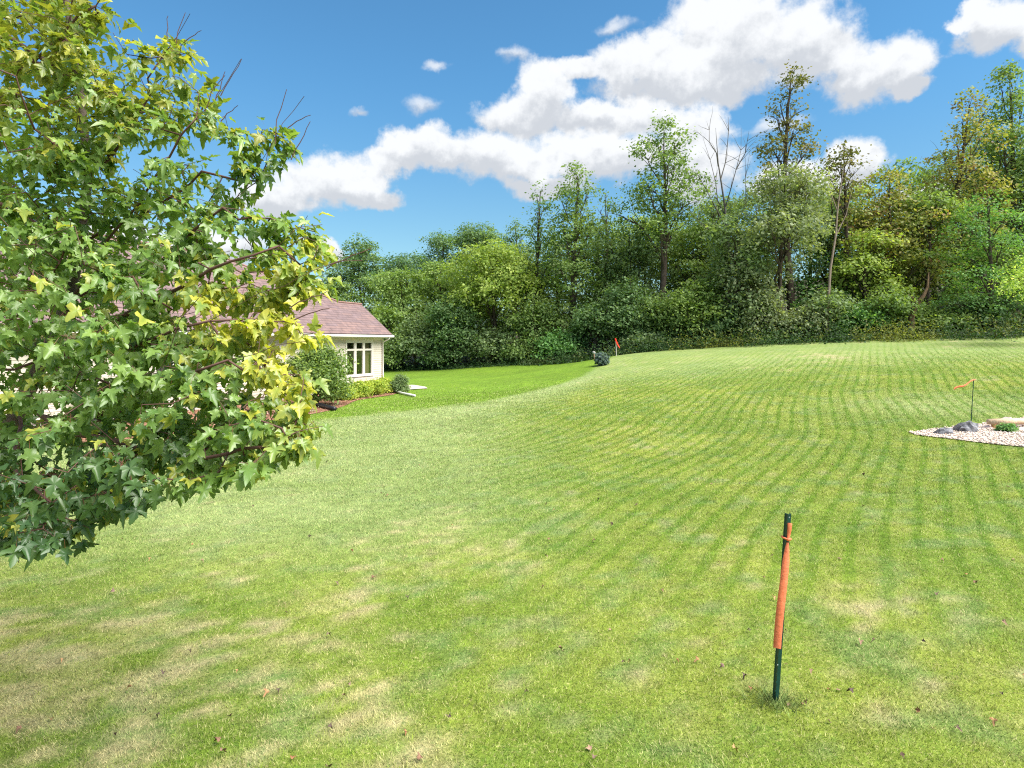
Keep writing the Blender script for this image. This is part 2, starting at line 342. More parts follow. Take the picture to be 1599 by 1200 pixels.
def lawn_col(x, y):
    x = np.asarray(x, float); y = np.asarray(y, float)
    n1, n2, n3 = fbm(x, y, .28, 11), fbm(x, y, 1.1, 21), fbm(x, y, 3.2, 31)
    lush = np.array([.13, .215, .022]); yel = np.array([.265, .315, .05]); pale = np.array([.30, .375, .155]); straw = np.array([.50, .41, .23])
    nb = np.array([.14, .245, .02]); blue = np.array([.14, .23, .075])
    k = (.15 + .7 * smooth(.5 * n1 + .5 * n2, .3, .7))[:, None]
    c = lush * (1 - k) + yel * k
    kb = (smooth(n3, .5, .72) * .6)[:, None]; c = c * (1 - kb) + blue * kb
    # whitish sheen of laid turf painted into the colour, left and along crest
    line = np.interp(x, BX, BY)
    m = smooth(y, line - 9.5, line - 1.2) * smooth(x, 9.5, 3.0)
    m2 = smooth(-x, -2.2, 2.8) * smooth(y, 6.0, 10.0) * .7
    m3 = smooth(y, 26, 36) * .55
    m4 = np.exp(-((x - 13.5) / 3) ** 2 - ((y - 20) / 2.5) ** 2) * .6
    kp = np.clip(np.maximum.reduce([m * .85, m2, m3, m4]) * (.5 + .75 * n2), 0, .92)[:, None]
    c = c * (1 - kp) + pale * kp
    # dead straw patches
    s = np.zeros(len(x))
    for (a, b, r, w) in DRY: s = np.maximum(s, .75 * w * np.exp(-((x - a) ** 2 + ((y - b) * .8) ** 2) / r ** 2 * 1.2))
    s = np.maximum(s, .74 * smooth(-x, -.8, 2.2) * smooth(-y, -8.5, -4.8))
    s = np.maximum(s, .06 * smooth(-y, -16, -9))
    n4 = fbm(x, y, 7., 41, 3)
    ks = np.clip(smooth(s * .9 + (n1 - .5) * .6 + (n2 - .5) * .6 + (n3 - .5) * .9 + (n4 - .5) * 1.5, .28, 1.15), 0, .72)[:, None]
    c = c * (1 - ks) + straw * ks
    # the neighbour's darker, fertilised lawn
    kn = smooth(y - line + (n3 - .5) * 1.6, -.9, .9)[:, None] * (1 - smooth(x, 8, 9))[:, None]
    nbc = nb[None] * (.55 + .9 * (.5 * n1 + .5 * n3)[:, None]); nbc = nbc + np.array([.02, .022, .0]) * smooth(n2, .5, .7)[:, None]
    c = c * (1 - kn) + nbc * kn
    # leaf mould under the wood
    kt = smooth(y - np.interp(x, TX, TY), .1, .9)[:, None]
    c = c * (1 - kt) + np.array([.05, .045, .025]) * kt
    rows = (1 - kn[:, 0]) * (1 - kt[:, 0]) * smooth(x + .10 * y, -2.2, 2.4) * smooth(y, 4.0, 9.0) * (.4 + .95 * n1) * (1 - .85 * kp[:, 0] * smooth(6 - x, 0, 4)) * (1 - .55 * ks[:, 0])
    rows = rows * (1 - .65 * smooth(y, 26, 44))
    return c, rows

# ground sheet
ys = np.concatenate([np.arange(-14, 2, 1.0), np.arange(2, 12, .16), np.arange(12, 32, .3), np.arange(32, 66, .5), np.arange(66, 120, 3.0), [130, 160, 220, 320, 500, 900, 1600, 3000]])
xs = np.concatenate([[-3000, -1500, -700, -350, -180, -110], np.arange(-80, -24, 4.0), np.arange(-24, -9, .6), np.arange(-9, 9, .2), np.arange(9, 42, .5), np.arange(42, 86, 4.0), [110, 180, 350, 700, 1500, 3000]])
GX, GY = np.meshgrid(xs, ys); gx, gy = GX.ravel(), GY.ravel()
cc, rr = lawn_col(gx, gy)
nx, ny = len(xs), len(ys)
ii, jj = np.meshgrid(np.arange(ny - 1), np.arange(nx - 1), indexing='ij'); ii = ii.ravel(); jj = jj.ravel()
FF = np.stack([ii * nx + jj, ii * nx + jj + 1, (ii + 1) * nx + jj + 1, (ii + 1) * nx + jj], 1)
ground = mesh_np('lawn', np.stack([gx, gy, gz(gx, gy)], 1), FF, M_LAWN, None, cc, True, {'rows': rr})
ground['kind'] = 'structure'

# far wooded ridge behind the house
hx = np.linspace(-900, 900, 90); hv = []; 
for i, x in enumerate(hx):
    h = 22 + 26 * fbm(np.array([x]), np.array([0.]), .006, 5)[0] + 3 * vnoise(np.array([x * .15]), np.array([1.]), 6)[0]
    hv += [(x, 700, 0), (x, 760, h * .7), (x, 900, h + 14)]
hf = []
for i in range(len(hx) - 1):
    for k in range(2): hf.append((i * 3 + k, (i + 1) * 3 + k, (i + 1) * 3 + k + 1, i * 3 + k + 1))
hills = mesh_np('hills', hv, hf, mat('far_wood', (.05, .075, .06), .95, 0, .4, .05), None, None, True)
hills['kind'] = 'structure'

# ------------------------------------------------------------------ leaves, crowns, trees
def unit(n, r): 
    v = r.normal(size=(n, 3)); return v / np.linalg.norm(v, axis=1, keepdims=True)
def nrm(v): return v / (np.linalg.norm(v, axis=-1, keepdims=True) + 1e-9)
def leaf_quads(C, N, L, Wd, r, A=None):
    """rhombic leaves, slightly folded along the middle: 4 corners each"""
    if A is None: A = unit(len(C), r)
    A = nrm(A - N * (A * N).sum(1, keepdims=True)); B = np.cross(N, A)
    L = np.asarray(L).reshape(-1, 1); Wd = np.asarray(Wd).reshape(-1, 1)
    V = np.stack([C - A * L * .5, C + B * Wd * .5 - N * Wd * .12 - A * L * .06, C + A * L * .5, C - B * Wd * .5 - N * Wd * .12 - A * L * .06], 1)
    F_ = np.arange(len(C) * 4).reshape(-1, 4)
    return V.reshape(-1, 3), F_
PAL = {k: tuple(tuple(2.0 * q for q in c) for c in v) for k, v in {'dark': ((.045, .085, .03), (.105, .15, .06)), 'deep': ((.036, .075, .032), (.085, .13, .065)), 'mid': ((.06, .10, .028), (.12, .16, .05)),
       'olive': ((.075, .12, .03), (.135, .175, .052)), 'yellow': ((.10, .145, .03), (.18, .21, .052)), 'grey': ((.085, .11, .05), (.16, .18, .10)),
       'orange': ((.10, .12, .03), (.19, .165, .055)), 'fresh': ((.05, .115, .03), (.11, .19, .065)), 'dull': ((.068, .105, .042), (.13, .165, .075)),
       'lime': ((.13, .20, .03), (.34, .38, .14)), 'blue': ((.10, .15, .14), (.22, .28, .27)), 'gold': ((.12, .17, .025), (.26, .27, .05)), 'sparse': ((.05, .06, .02), (.11, .09, .035))}.items()}
def crown_leaves(r, lobes, ncl, per, sig, size, pal, droop=0., upn=.5, flat=.7, inner=.45, accent=None):
    lobes = np.asarray(lobes, float); wts = (lobes[:, 3] * lobes[:, 5]); wts = wts / wts.sum()
    li = r.choice(len(lobes), ncl, p=wts); dv = unit(ncl, r); dv[:, 2] = np.where(dv[:, 2] < -.35, -dv[:, 2], dv[:, 2])
    rad = inner + (1 - inner) * r.random(ncl) ** .6
    ctr = lobes[li, :3] + dv * lobes[li, 3:6] * rad[:, None]
    a, b = np.array(PAL[pal][0]), np.array(PAL[pal][1])
    ck = r.random(ncl) ** 1.3
    cnt = np.maximum(2, r.poisson(per, ncl)); idx = np.repeat(np.arange(ncl), cnt); n = len(idx)
    sg = sig * (.6 + .8 * r.random(ncl))[idx][:, None]
    off = r.normal(size=(n, 3)) * sg * np.array([1, 1, flat]); off[:, 2] -= droop * (off[:, 0] ** 2 + off[:, 1] ** 2) / (sig + 1e-6)
    C = ctr[idx] + off
    N = nrm(dv[idx] * .55 + unit(n, r) * .75 + np.array([0, 0, upn]))
    s = size * (.6 + .8 * r.random(n))
    V, F_ = leaf_quads(C, N, s, s * (.5 + .25 * r.random(n)), r)
    k = np.clip(ck[idx] * .75 + r.normal(size=n) * .22, 0, 1)[:, None]
    c = (a * (1 - k) + b * k) * (.8 + .4 * r.random((n, 1)))
    if accent is not None:
        hit = (r.random(ncl) < accent[1])[idx] & (r.random(n) < .7)
        c[hit] = np.array(accent[0]) * (.6 + .7 * r.random((hit.sum(), 1)))
    return V, F_, np.repeat(c, 4, 0), ctr
def limb(p0, p1, r, bow=.15, n=6):
    t = np.linspace(0, 1, n)[:, None]; P_ = p0 * (1 - t) + p1 * t; ln = np.linalg.norm(p1 - p0)
    side = unit(1, r)[0] * ln * bow; P_ = P_ + side * (t * (1 - t)) * 2 + np.array([0, 0, ln * .10]) * (t * (1 - t)) * 2
    P_[1:-1] += r.normal(size=(n - 2, 3)) * ln * .018
    return P_
class NP:
    def __init__(s): s.V = []; s.F = []; s.C = []; s.n = 0
    def add(s, V, F_, c=None):
        s.V.append(V); s.F.append(F_ + s.n); s.n += len(V)
        if c is not None: s.C.append(c)
    def build(s, name, m, parent=None, smooth_=False):
        return mesh_np(name, np.concatenate(s.V), np.concatenate(s.F), m, parent, np.concatenate(s.C) if s.C else None, smooth_)

def make_tree(name, label, cat, base, top, hw, cb, pal, style, dens, seed, group, lean=(0, 0), leaf=.25, accent=None, bark=None, bare=0, wood=1.0):
    """base (x,y,z), top z, crown half width in metres, crown bottom z"""
    r = np.random.default_rng(seed); base = np.array(base, float)
    root = empty(name, base, label, cat, group)
    H = top - base[2]; hb = max(cb - base[2], .0); ch = H - hb
    rt = max(.05, .016 * H + .02) * wood
    npt = 9; t = np.linspace(0, 1, npt)
    tr = np.stack([lean[0] * t ** 1.3 * H + .012 * H * np.sin(t * 5 + seed), lean[1] * t * H + .01 * H * np.cos(t * 4 + seed * 2), t * H * .96 - .25 * (t == 0)], 1)
    rad = rt * (1 - t) ** .75 * np.where(t == 0, 1.35, 1.0) + .012
    wd = NP(); V, F_ = tube_np(tr, rad, 8); wd.add(V, F_)
    def axis(z): 
        q = np.clip(z / (H * .96), 0, 1); return np.array([np.interp(q, t, tr[:, 0]), np.interp(q, t, tr[:, 1]), z])
    lobes = []
    if style == 'round':
        nl = 13
        for i in range(nl):
            a = i * 2.4 + seed; q = r.random(); z = hb + ch * (.12 + .74 * q); rr_ = hw * math.sqrt(max(.05, 1 - ((q - .38) / .75) ** 2)) * (.45 + .25 * r.random())
            ax = axis(z); s = hw * (.36 + .2 * r.random())
            lobes.append((ax[0] + math.cos(a) * rr_, ax[1] + math.sin(a) * rr_, z, s, s, s * .8))
        ax = axis(H * .9); lobes.append((ax[0], ax[1], H - hw * .33, hw * .42, hw * .42, hw * .36))
        lobes.append((*axis(hb + ch * .5), hw * .6, hw * .6, ch * .36))
    elif style == 'tall':
        nl = 14
        for i in range(nl):
            a = i * 2.4 + seed * 1.7; q = (i + .3) / nl; z = hb + ch * (.06 + .86 * q); w_ = hw * (1 - .5 * max(0, q - .45) / .55) * (.8 + .4 * r.random())
            ax = axis(z); s = w_ * (.38 + .22 * r.random()); rr_ = max(.0, w_ - s * .7) * (.45 + .6 * r.random())
            lobes.append((ax[0] + math.cos(a) * rr_, ax[1] + math.sin(a) * rr_, z, s, s, s * (1.0 + .3 * r.random())))
        lobes.append((*axis(H - hw * .25), hw * .22, hw * .22, hw * .42))
    elif style == 'layered':
        for i in range(13):
            a = i * 2.4 + seed; q = (i + .2) / 13; z = hb + ch * (.03 + .88 * q); w_ = hw * (1 - .7 * q ** 1.8); ax = axis(z); rr_ = w_ * (.35 + .35 * r.random())
            s = w_ * (.40 + .2 * r.random()) + .2
            lobes.append((ax[0] + math.cos(a) * rr_, ax[1] + math.sin(a) * rr_, z, s, s, .10 * ch))
    else:                                   # mound: foliage to the ground
        for i in range(12):
            a = i * 2.4 + seed; rr_ = hw * (.2 + .5 * r.random()); q = r.random(); s = hw * (.34 + .22 * r.random())
            z = max(s * .45, H * (.15 + .62 * q) * (1 - .35 * rr_ / hw))
            lobes.append((math.cos(a) * rr_, math.sin(a) * rr_ * .9, min(z, H - s * .6), s, s, min(s * .85, H * .42)))
        lobes.append((0, 0, H * .45, hw * .62, hw * .62, H * .5))
    L = np.array(lobes)
    for i, l in enumerate(L):               # limbs to each lobe and forks inside it
        c = l[:3]; z0 = np.clip(c[2] - .9 * np.linalg.norm(c[:2] - axis(c[2])[:2]) - .1 * ch, min(hb * .6, H * .2) + .02 * H, H * .9); p0 = axis(z0)
        P_ = limb(p0, c + np.array([0, 0, l[5] * .2]), r, .12); r0 = rt * .42 * (1 - z0 / H) ** .6 + .012
        V, F_ = tube_np(P_, np.linspace(r0, r0 * .35, 6), 5); wd.add(V, F_)
        for k in range(4 if style != 'mound' else 2):
            q = P_[3] if k < 2 else P_[4]; e = c + unit(1, r)[0] * l[3:6] * .85
            if e[2] < c[2] - l[5] * .3: e[2] = 2 * c[2] - e[2]
            V, F_ = tube_np(limb(q, e, r, .15, 5), np.linspace(r0 * .4, .006, 5), 4); wd.add(V, F_)
    for k in range(bare):                   # bare twigs standing out of the crown
        c = L[r.integers(len(L))]; e = c[:3] + nrm(unit(1, r)[0] + np.array([0, 0, .8])) * c[3] * (1.3 + .5 * r.random())
        V, F_ = tube_np(limb(c[:3], e, r, .1, 5), np.linspace(.022, .005, 5), 4); wd.add(V, F_)
    wd.build('trunk', bark or M_BARK, root, True)
    if dens > 0:
        vol = (L[:, 3] * L[:, 5]).sum(); ncl = int(max(30, dens * vol * (11.2 if hw > 1.5 else 13))); sig = .38 if hw > 1.5 else max(.02, hw * .17)
        V, F_, c, _ = crown_leaves(r, L, ncl, 20 if hw > 1.5 else 15, sig, leaf, pal, .25 if style == 'layered' else 0, .5 if style != 'layered' else .9, .35 if style == 'layered' else .6, .55, accent)
        m_ = V[:, 2] < .03
        V[m_, 2] = .03 + .02 * r.random(m_.sum())
        mesh_np('crown', V, F_, M_LEAF, root, c)
    return root

WG = 'trees and shrubs along the wood edge'
T = []  # u, v of the top, distance, half width px, crown bottom v, palette, style, density, extra, name, label
def add(*a, **k): T.append((a, k))
# tall trees, left to right
add(562, 376, 74, 40, 470, 'dark', 'tall', 1.0, 'elm_tree', 'dark green narrow tree rising just right of the house roof')
add(528, 440, 70, 26, 500, 'mid', 'round', 1.0, 'young_tree', 'small mid green tree top beside the sky gap right of the roof peak')
add(628, 398, 76, 40, 480, 'deep', 'round', .9, 'distant_tree', 'dark tree top showing behind the yellow-green trees nearest the house')
add(690, 366, 80, 44, 470, 'dark', 'round', 1.0, 'oak_tree', 'dark rounded oak crown on the skyline, left half of the dark pair')
add(752, 352, 82, 50, 470, 'dark', 'round', 1.0, 'oak_tree', 'dark rounded oak crown on the skyline, right half of the dark pair')
add(806, 350, 80, 32, 470, 'dark', 'tall', .8, 'distant_tree', 'thin dark tree top on the skyline between oak pair and ivy-clad trunk')
add(628, 425, 63, 62, 560, 'olive', 'round', 1.1, 'willow_tree', 'olive yellow-green tree just right of the house corner')
add(690, 408, 64, 48, 560, 'olive', 'round', 1.0, 'willow_tree', 'olive tree standing left of the large yellow-green tree')
add(772, 382, 60, 74, 540, 'yellow', 'round', 1.25, 'box_elder_tree', 'large rounded yellow-green tree in the left half of the wood edge')
add(842, 293, 60, 26, 470, 'dark', 'tall', .8, 'ivy_clad_tree', 'narrow dark tree with leafy trunk, left of the tall pair', bare=8)
add(898, 264, 58, 48, 460, 'mid', 'tall', .72, 'poplar_tree', 'tall mid green tree second from the left of the skyline trees', bare=6)
add(945, 300, 59, 30, 470, 'mid', 'tall', .55, 'poplar_tree', 'thin open tree between the two tall green skyline trees', bare=6)
add(1034, 195, 54, 60, 400, 'mid', 'tall', .8, 'cottonwood_tree', 'tall open-crowned green tree with forked trunk left of the dead tree', lean=(.015, 0))
add(985, 350, 57, 55, 520, 'dull', 'round', .9, 'understorey_tree', 'dull green tree filling the space left of the forked cottonwood trunk')
add(1085, 352, 56, 50, 520, 'olive', 'round', .9, 'understorey_tree', 'olive tree growing below the bare dead tree')
add(1232, 107, 53, 46, 330, 'sparse', 'tall', .5, 'aspen_tree', 'tallest thin-leaved tree rising above the grey-green willow', bare=14)
add(1222, 262, 49, 74, 500, 'grey', 'round', .95, 'willow_tree', 'broad grey-green willow in the middle of the wood edge', bare=26)
add(1150, 330, 50, 52, 510, 'dull', 'round', .85, 'willow_tree', 'dull green willow left of the broad grey-green one', bare=14)
add(1300, 300, 54, 48, 500, 'dull', 'round', .7, 'understorey_tree', 'dull green tree behind the pale leaning snag')
add(1320, 226, 51, 34, 330, 'sparse', 'tall', .38, 'ash_tree', 'thin sparse tree top right of the tallest tree', bare=10)
add(1392, 268, 51, 66, 480, 'orange', 'round', .85, 'box_elder_tree', 'yellow and orange tinged tree right of the pale snag', accent=((.24, .15, .06), .12))
add(1352, 360, 49, 50, 540, 'yellow', 'round', .7, 'box_elder_tree', 'low yellow-green tree beneath the orange tinged trees')
add(1490, 150, 52, 60, 420, 'orange', 'tall', .62, 'box_elder_tree', 'tall brown-orange tinged tree with dark leaning trunk', lean=(.05, 0), accent=((.22, .14, .06), .2), bare=10)
add(1450, 290, 50, 45, 450, 'olive', 'round', .8, 'understorey_tree', 'olive tree below the tall brown-orange tinged tree')
add(1580, 108, 54, 62, 420, 'mid', 'tall', .85, 'cottonwood_tree', 'tall dark green tree at the right edge of the picture', bare=6)
add(1660, 160, 53, 66, 440, 'mid', 'tall', .85, 'cottonwood_tree', 'tall green tree just past the right edge of the wood')
add(1545, 288, 46, 78, 500, 'fresh', 'layered', 1.7, 'locust_tree', 'fresh green feathery layered tree near the right edge', leaf=.17)
add(1680, 330, 45, 80, 500, 'fresh', 'layered', 1.5, 'locust_tree', 'fresh green feathery tree past the right edge')
# deep background so the wood is solid
for (u, v, Y, hwp, p, lb) in (
    (590, 455, 72, 52, 'mid', 'mid green backdrop tree behind the trees by the house corner'), (670, 430, 70, 52, 'olive', 'olive backdrop tree left of the large yellow-green tree'),
    (740, 420, 68, 55, 'mid', 'mid green backdrop tree behind the large yellow-green tree'), (815, 400, 66, 52, 'olive', 'olive backdrop tree at the foot of the ivy-clad trunk'),
    (870, 370, 66, 60, 'dull', 'dull green backdrop tree behind the ivy-clad trunk'), (935, 345, 66, 66, 'olive', 'olive backdrop tree behind the tall skyline pair'),
    (1010, 335, 64, 66, 'yellow', 'yellow-green backdrop tree behind the forked cottonwood'), (1090, 325, 62, 66, 'olive', 'olive backdrop tree behind the dead bare tree'),
    (1180, 300, 60, 66, 'mid', 'mid green backdrop tree behind the tallest thin tree'), (1265, 300, 60, 66, 'dull', 'dull backdrop tree behind the leaning snag'),
    (1345, 290, 60, 66, 'gold', 'golden backdrop tree behind the orange tinged tree'), (1430, 265, 60, 66, 'olive', 'olive backdrop tree behind the dark leaning trunk'),
    (1520, 230, 60, 72, 'mid', 'mid green backdrop tree behind the feathery locust'), (1610, 220, 60, 76, 'mid', 'mid green backdrop tree at the far right'),
    (1120, 300, 57, 50, 'dull', 'dull green tree filling behind the dead bare trunk'), (1405, 250, 57, 58, 'olive', 'olive tree top between the two orange tinged crowns'),
    (1550, 200, 57, 60, 'dull', 'dull green crown filling left of the tall right-edge tree'), (960, 430, 58, 60, 'mid', 'low mid green tree filling between the two tall trunks'), (1060, 400, 56, 58, 'dull', 'low dull green tree at the foot of the dead tree'),
    (870, 440, 60, 52, 'olive', 'low olive tree below the ivy-clad trunk'), (1140, 400, 54, 56, 'olive', 'low olive tree left of the broad willow'),
    (1290, 390, 53, 56, 'fresh', 'low fresh green tree behind the snag foot'), (1370, 400, 53, 56, 'gold', 'low golden tree behind the split stump'),
    (1460, 380, 53, 58, 'olive', 'low olive tree right of the split stump'), (1550, 380, 52, 60, 'mid', 'low mid green tree under the feathery locust')):
    add(u, v, Y, hwp, 600, p, 'round', .55, 'backdrop_tree', lb)
# shrubs at the foot of the wood
SH = [(612, 530, 60, 30, 'mid', 'green shrub at the lawn edge beside the house corner'), (650, 478, 60, 36, 'dull', 'taller dull green shrub right of the house corner'),
      (712, 455, 58.5, 46, 'dark', 'large dark green dogwood shrub below the olive trees'), (770, 512, 58, 40, 'dull', 'dull green shrub right of the large dogwood'),
      (690, 540, 58.5, 30, 'dark', 'low dark shrub at the foot of the large dogwood'), (835, 455, 57, 40, 'mid', 'mid green bush under the ivy-clad trunk'),
      (880, 515, 55, 36, 'fresh', 'fresh green bush left of the globe spruce'), (815, 538, 56.5, 32, 'mid', 'low green shrub in front of the mid green bush'),
      (932, 462, 54.5, 42, 'dark', 'dark shrub standing behind the globe spruce'), (985, 425, 53, 48, 'dark', 'dark blue-green shrub behind the red flag'),
      (1045, 452, 52.5, 50, 'mid', 'large mid green shrub right of the red flag'), (1010, 522, 51, 34, 'dull', 'low dull green shrub just right of the red flag'),
      (1085, 430, 50.5, 44, 'olive', 'tall olive bush in the hollow below the dead tree'), (1135, 488, 50, 46, 'dark', 'dark bush left of the twiggy thicket'),
      (1185, 440, 48.5, 40, 'grey', 'grey-green twiggy thicket below the broad willow'), (1245, 480, 48, 46, 'grey', 'grey twiggy thicket right half below the willow'),
      (1290, 445, 47.6, 36, 'dull', 'dull green shrub at the foot of the leaning snag'), (1335, 478, 47.6, 44, 'fresh', 'bright green bush right of the leaning snag'),
      (1215, 520, 47.6, 30, 'mid', 'low green bush in front of the twiggy thicket'), (1120, 528, 48.6, 30, 'olive', 'low olive bush right of the hollow'),
      (1385, 440, 47, 40, 'mid', 'green bush left of the split stump'), (1480, 492, 46.5, 38, 'olive', 'olive bush right of the split stump'),
      (1535, 455, 46.5, 40, 'dark', 'dark undergrowth bush below the feathery locust'), (1600, 500, 46, 44, 'mid', 'green undergrowth bush at the right edge'),
      (1425, 470, 48.5, 34, 'olive', 'olive bush behind the split stump'), (1660, 470, 45, 46, 'dark', 'dark bush past the right edge')]
for i, (u, v, Y, hwp, p, lb) in enumerate(SH):
    add(u, v, Y, hwp, 600, p, 'mound', 1.5, 'shrub', lb, leaf=.22, bare=10 if p == 'grey' else 2)
for i, (a, k) in enumerate(T):
    u, v, Y, hwp, cbv, pal, style, dens, nm, lb = a
    X = (u - 800) / F * Y; z0 = gz1(X, Y); top = CAM_H + (HV - v) / F * Y; cb = CAM_H + (HV - cbv) / F * Y
    make_tree(nm, lb, 'shrub' if style == 'mound' else 'tree', (X, Y, z0), top, hwp / F * Y * 1.2, max(cb, z0 + .3), pal, style, dens, 100 + i, WG, **k)

# bare dead tree, pale snag, split stump
def woody(name, label, cat, base, branches, m, part='trunk', n=6):
    base = np.array(base, float); root = empty(name, base, label, cat, WG); b = NP()
    for P_, ra in branches: V, F_ = tube_np(local(np.array(P_, float), base), np.array(ra, float), n); b.add(V, F_)
    b.build(part, m, root, True); return root
r_ = np.random.default_rng(5)
Yd = 53.; Xd = (1135 - 800) / F * Yd; zd = gz1(Xd, Yd); br = []
tp = [px(1140, 545, Yd), px(1138, 400, Yd), px(1132, 320, Yd), px(1122, 255, Yd), px(1118, 200, Yd)]; tp[0][2] = zd - .2
br.append((tp, [.16, .12, .08, .045, .01]))
for (a, b_, c) in (((1136, 360), (1105, 300), (1085, 262)), ((1133, 325), (1150, 265), (1158, 200)), ((1134, 340), (1118, 285), (1098, 215)), ((1126, 280), (1136, 230), (1138, 183)),
                   ((1137, 390), (1165, 320), (1172, 235)), ((1122, 260), (1108, 222), (1104, 190)), ((1137, 400), (1110, 360), (1070, 318)), ((1150, 265), (1164, 240), (1170, 205))):
    P_ = [px(*a, Yd), px(*b_, Yd + r_.normal() * .8), px(*c, Yd + r_.normal() * 1.5)]
    P_ = [P_[0], (P_[0] + P_[1]) / 2 + r_.normal(size=3) * .12, P_[1], (P_[1] + P_[2]) / 2 + r_.normal(size=3) * .12, P_[2]]
    br.append((P_, [.05, .04, .03, .02, .006]))
    for k in range(6):
        q = P_[1 + k % 3]; e = q + (nrm(r_.normal(size=3) * np.array([.7, .7, .3]) + np.array([0, 0, .9]))) * (1.0 + 1.2 * r_.random())
        br.append((limb(q, e, r_, .1, 4), [.022, .016, .01, .004]))
woody('dead_tree', 'bare leafless dead tree standing against the white cloud', 'tree', (Xd, Yd, zd), br, M_BARKG)
Ys = 46.8; b0 = px(1290, 545, Ys); b0[2] = gz1(b0[0], Ys) - .1
br = [([b0, px(1297, 420, Ys), px(1305, 370, Ys), px(1309, 320, Ys), px(1318, 262, Ys)], [.11, .09, .075, .055, .02]),
      ([px(1305, 370, Ys), px(1322, 335, Ys), px(1330, 300, Ys)], [.05, .03, .01]), ([px(1308, 330, Ys), px(1297, 300, Ys), px(1293, 270, Ys)], [.04, .025, .01])]
woody('snag', 'pale grey leaning dead trunk right of the broad willow', 'tree', (b0[0], Ys, b0[2] + .1), br, mat('weathered_wood', (.22, .17, .14), .9, .1, .3, 5, .6, 20))
Yp = 46.2; b0 = px(1421, 525, Yp); b0[2] = gz1(b0[0], Yp) - .1
br = [([b0, px(1424, 495, Yp), px(1430, 478, Yp), px(1443, 462, Yp), px(1449, 448, Yp), px(1450, 435, Yp), px(1451, 425, Yp + .3)], [.26, .2, .17, .13, .09, .06, .02]),
      ([px(1427, 490, Yp), px(1424, 476, Yp), px(1426, 466, Yp)], [.16, .14, .03]), ([px(1431, 476, Yp - .1), px(1427, 466, Yp - .2), px(1418, 460, Yp - .2)], [.06, .05, .02])]
woody('split_stump', 'split tan tree stump with broken upright limb at the wood edge', 'stump', (b0[0], Yp, b0[2] + .1), br, mat('split_wood', (.13, .085, .05), .9, .1, .45, 4, .8, 14))

# weeds and ground cover along the wood edge
r_ = np.random.default_rng(77); ux = r_.uniform(-26, 40, 2600); uy = np.interp(ux, TX, TY) + r_.normal(size=2600) * .7 + .3 + 1.2 * (vnoise(ux * .35, ux * 0, 8) - .6)
hh = (.2 + .9 * r_.random(2600) ** 2) * (.5 + smooth(ux, -5, 12)); wv = NP()
cidx = np.repeat(np.arange(2600), 16); n = len(cidx)
Cc = np.stack([ux[cidx] + r_.normal(size=n) * .25, uy[cidx] + r_.normal(size=n) * .22, np.zeros(n)], 1); Cc[:, 2] = gz(Cc[:, 0], Cc[:, 1]) + hh[cidx] * r_.random(n) + .03
ky = (fbm(ux, uy, .5, 44) + r_.normal(size=2600) * .1)[cidx][:, None]; kk = smooth(ky, .48, .66) * smooth(Cc[:, :1], -4, 14)
ca = np.array([.04, .085, .025]) * (1 - kk) + np.array([.17, .19, .035]) * kk
V, F_ = leaf_quads(Cc, nrm(unit(n, r_) * .7 + np.array([0, -.3, .7])), .15 * (.6 + .8 * r_.random(n)), .10 * (.6 + .8 * r_.random(n)), r_)
ug = mesh_np('undergrowth', V, F_, M_LEAF, None, np.repeat(ca * (.6 + .8 * r_.random((n, 1))), 4, 0))
tag(ug, 'green and yellow weeds fringing the lawn along the foot of the wood', 'weeds', None, 'stuff')

# sapling at the right edge, bright leaves
Yq = 38.; Xq = (1632 - 800) / F * Yq
make_tree('sapling', 'bright lime green young tree reaching in at the right edge', 'tree', (Xq, Yq, gz1(Xq, Yq)), CAM_H + (HV - 385) / F * Yq, 2.3, CAM_H + (HV - 470) / F * Yq, 'lime', 'round', 1.2, 900, WG, leaf=.14)

# ------------------------------------------------------------------ house
d2 = np.array([.36, .933]); d2 /= np.linalg.norm(d2); n2_ = np.array([-d2[1], d2[0]])     # along the facade (away), and into the house
C1 = np.array([-7.5, 37.2])
def hp(s, t, z): q = C1 - d2 * s + n2_ * t; return (q[0], q[1], z)       # s: metres towards the camera along the facade, t: metres inward
house = empty('house', (C1[0], C1[1], 0), 'cream lap-sided house with mauve-brown shingle roof behind the maple', 'house')
hl = np.array([C1[0], C1[1], 0.])
def hb(mb, name, m, parent=None, **k):
    mb.V = [tuple(np.array(v) - hl) for v in mb.V]; return mb.build(name, m, parent or house, **k)
def hbox(mb, s0, s1, t0, t1, z0, z1):
    V = [hp(s, t, z) for z in (z0, z1) for (s, t) in ((s0, t0), (s1, t0), (s1, t1), (s0, t1))]
    mb.add(V, [(0, 1, 2, 3), (7, 6, 5, 4), (0, 4, 5, 1), (1, 5, 6, 2), (2, 6, 7, 3), (3, 7, 4, 0)])
M_SIDE = mat('cream_siding', (.52, .465, .385), .65, .25, .06, 3, .1, 40); M_TRIM = mat('white_trim', (.60, .56, .49), .5, .35, .04, 5)
M_GUT = mat('gutter_paint', (.60, .58, .53), .4, .4, .05, 4)
LEN, EZ = 22.0, 2.96
ws0, ws1, wz0, wz1 = 1.15, 3.55, .82, 2.62          # window opening
fnd = MB(); hbox(fnd, .02, LEN, .02, .25, -.3, .22); hb(fnd, 'foundation', mat('concrete', (.42, .40, .37), .85, .2, .15, 3, .3, 30))
wl = MB(); ex = .125; z = .2
def lap(mb, s0, s1, z0, z1):
    V = [hp(s0, -.018, z0), hp(s1, -.018, z0), hp(s1, -.003, z1), hp(s0, -.003, z1), hp(s0, .012, z0), hp(s1, .012, z0)]
    mb.add(V, [(0, 3, 2, 1), (0, 1, 5, 4)])
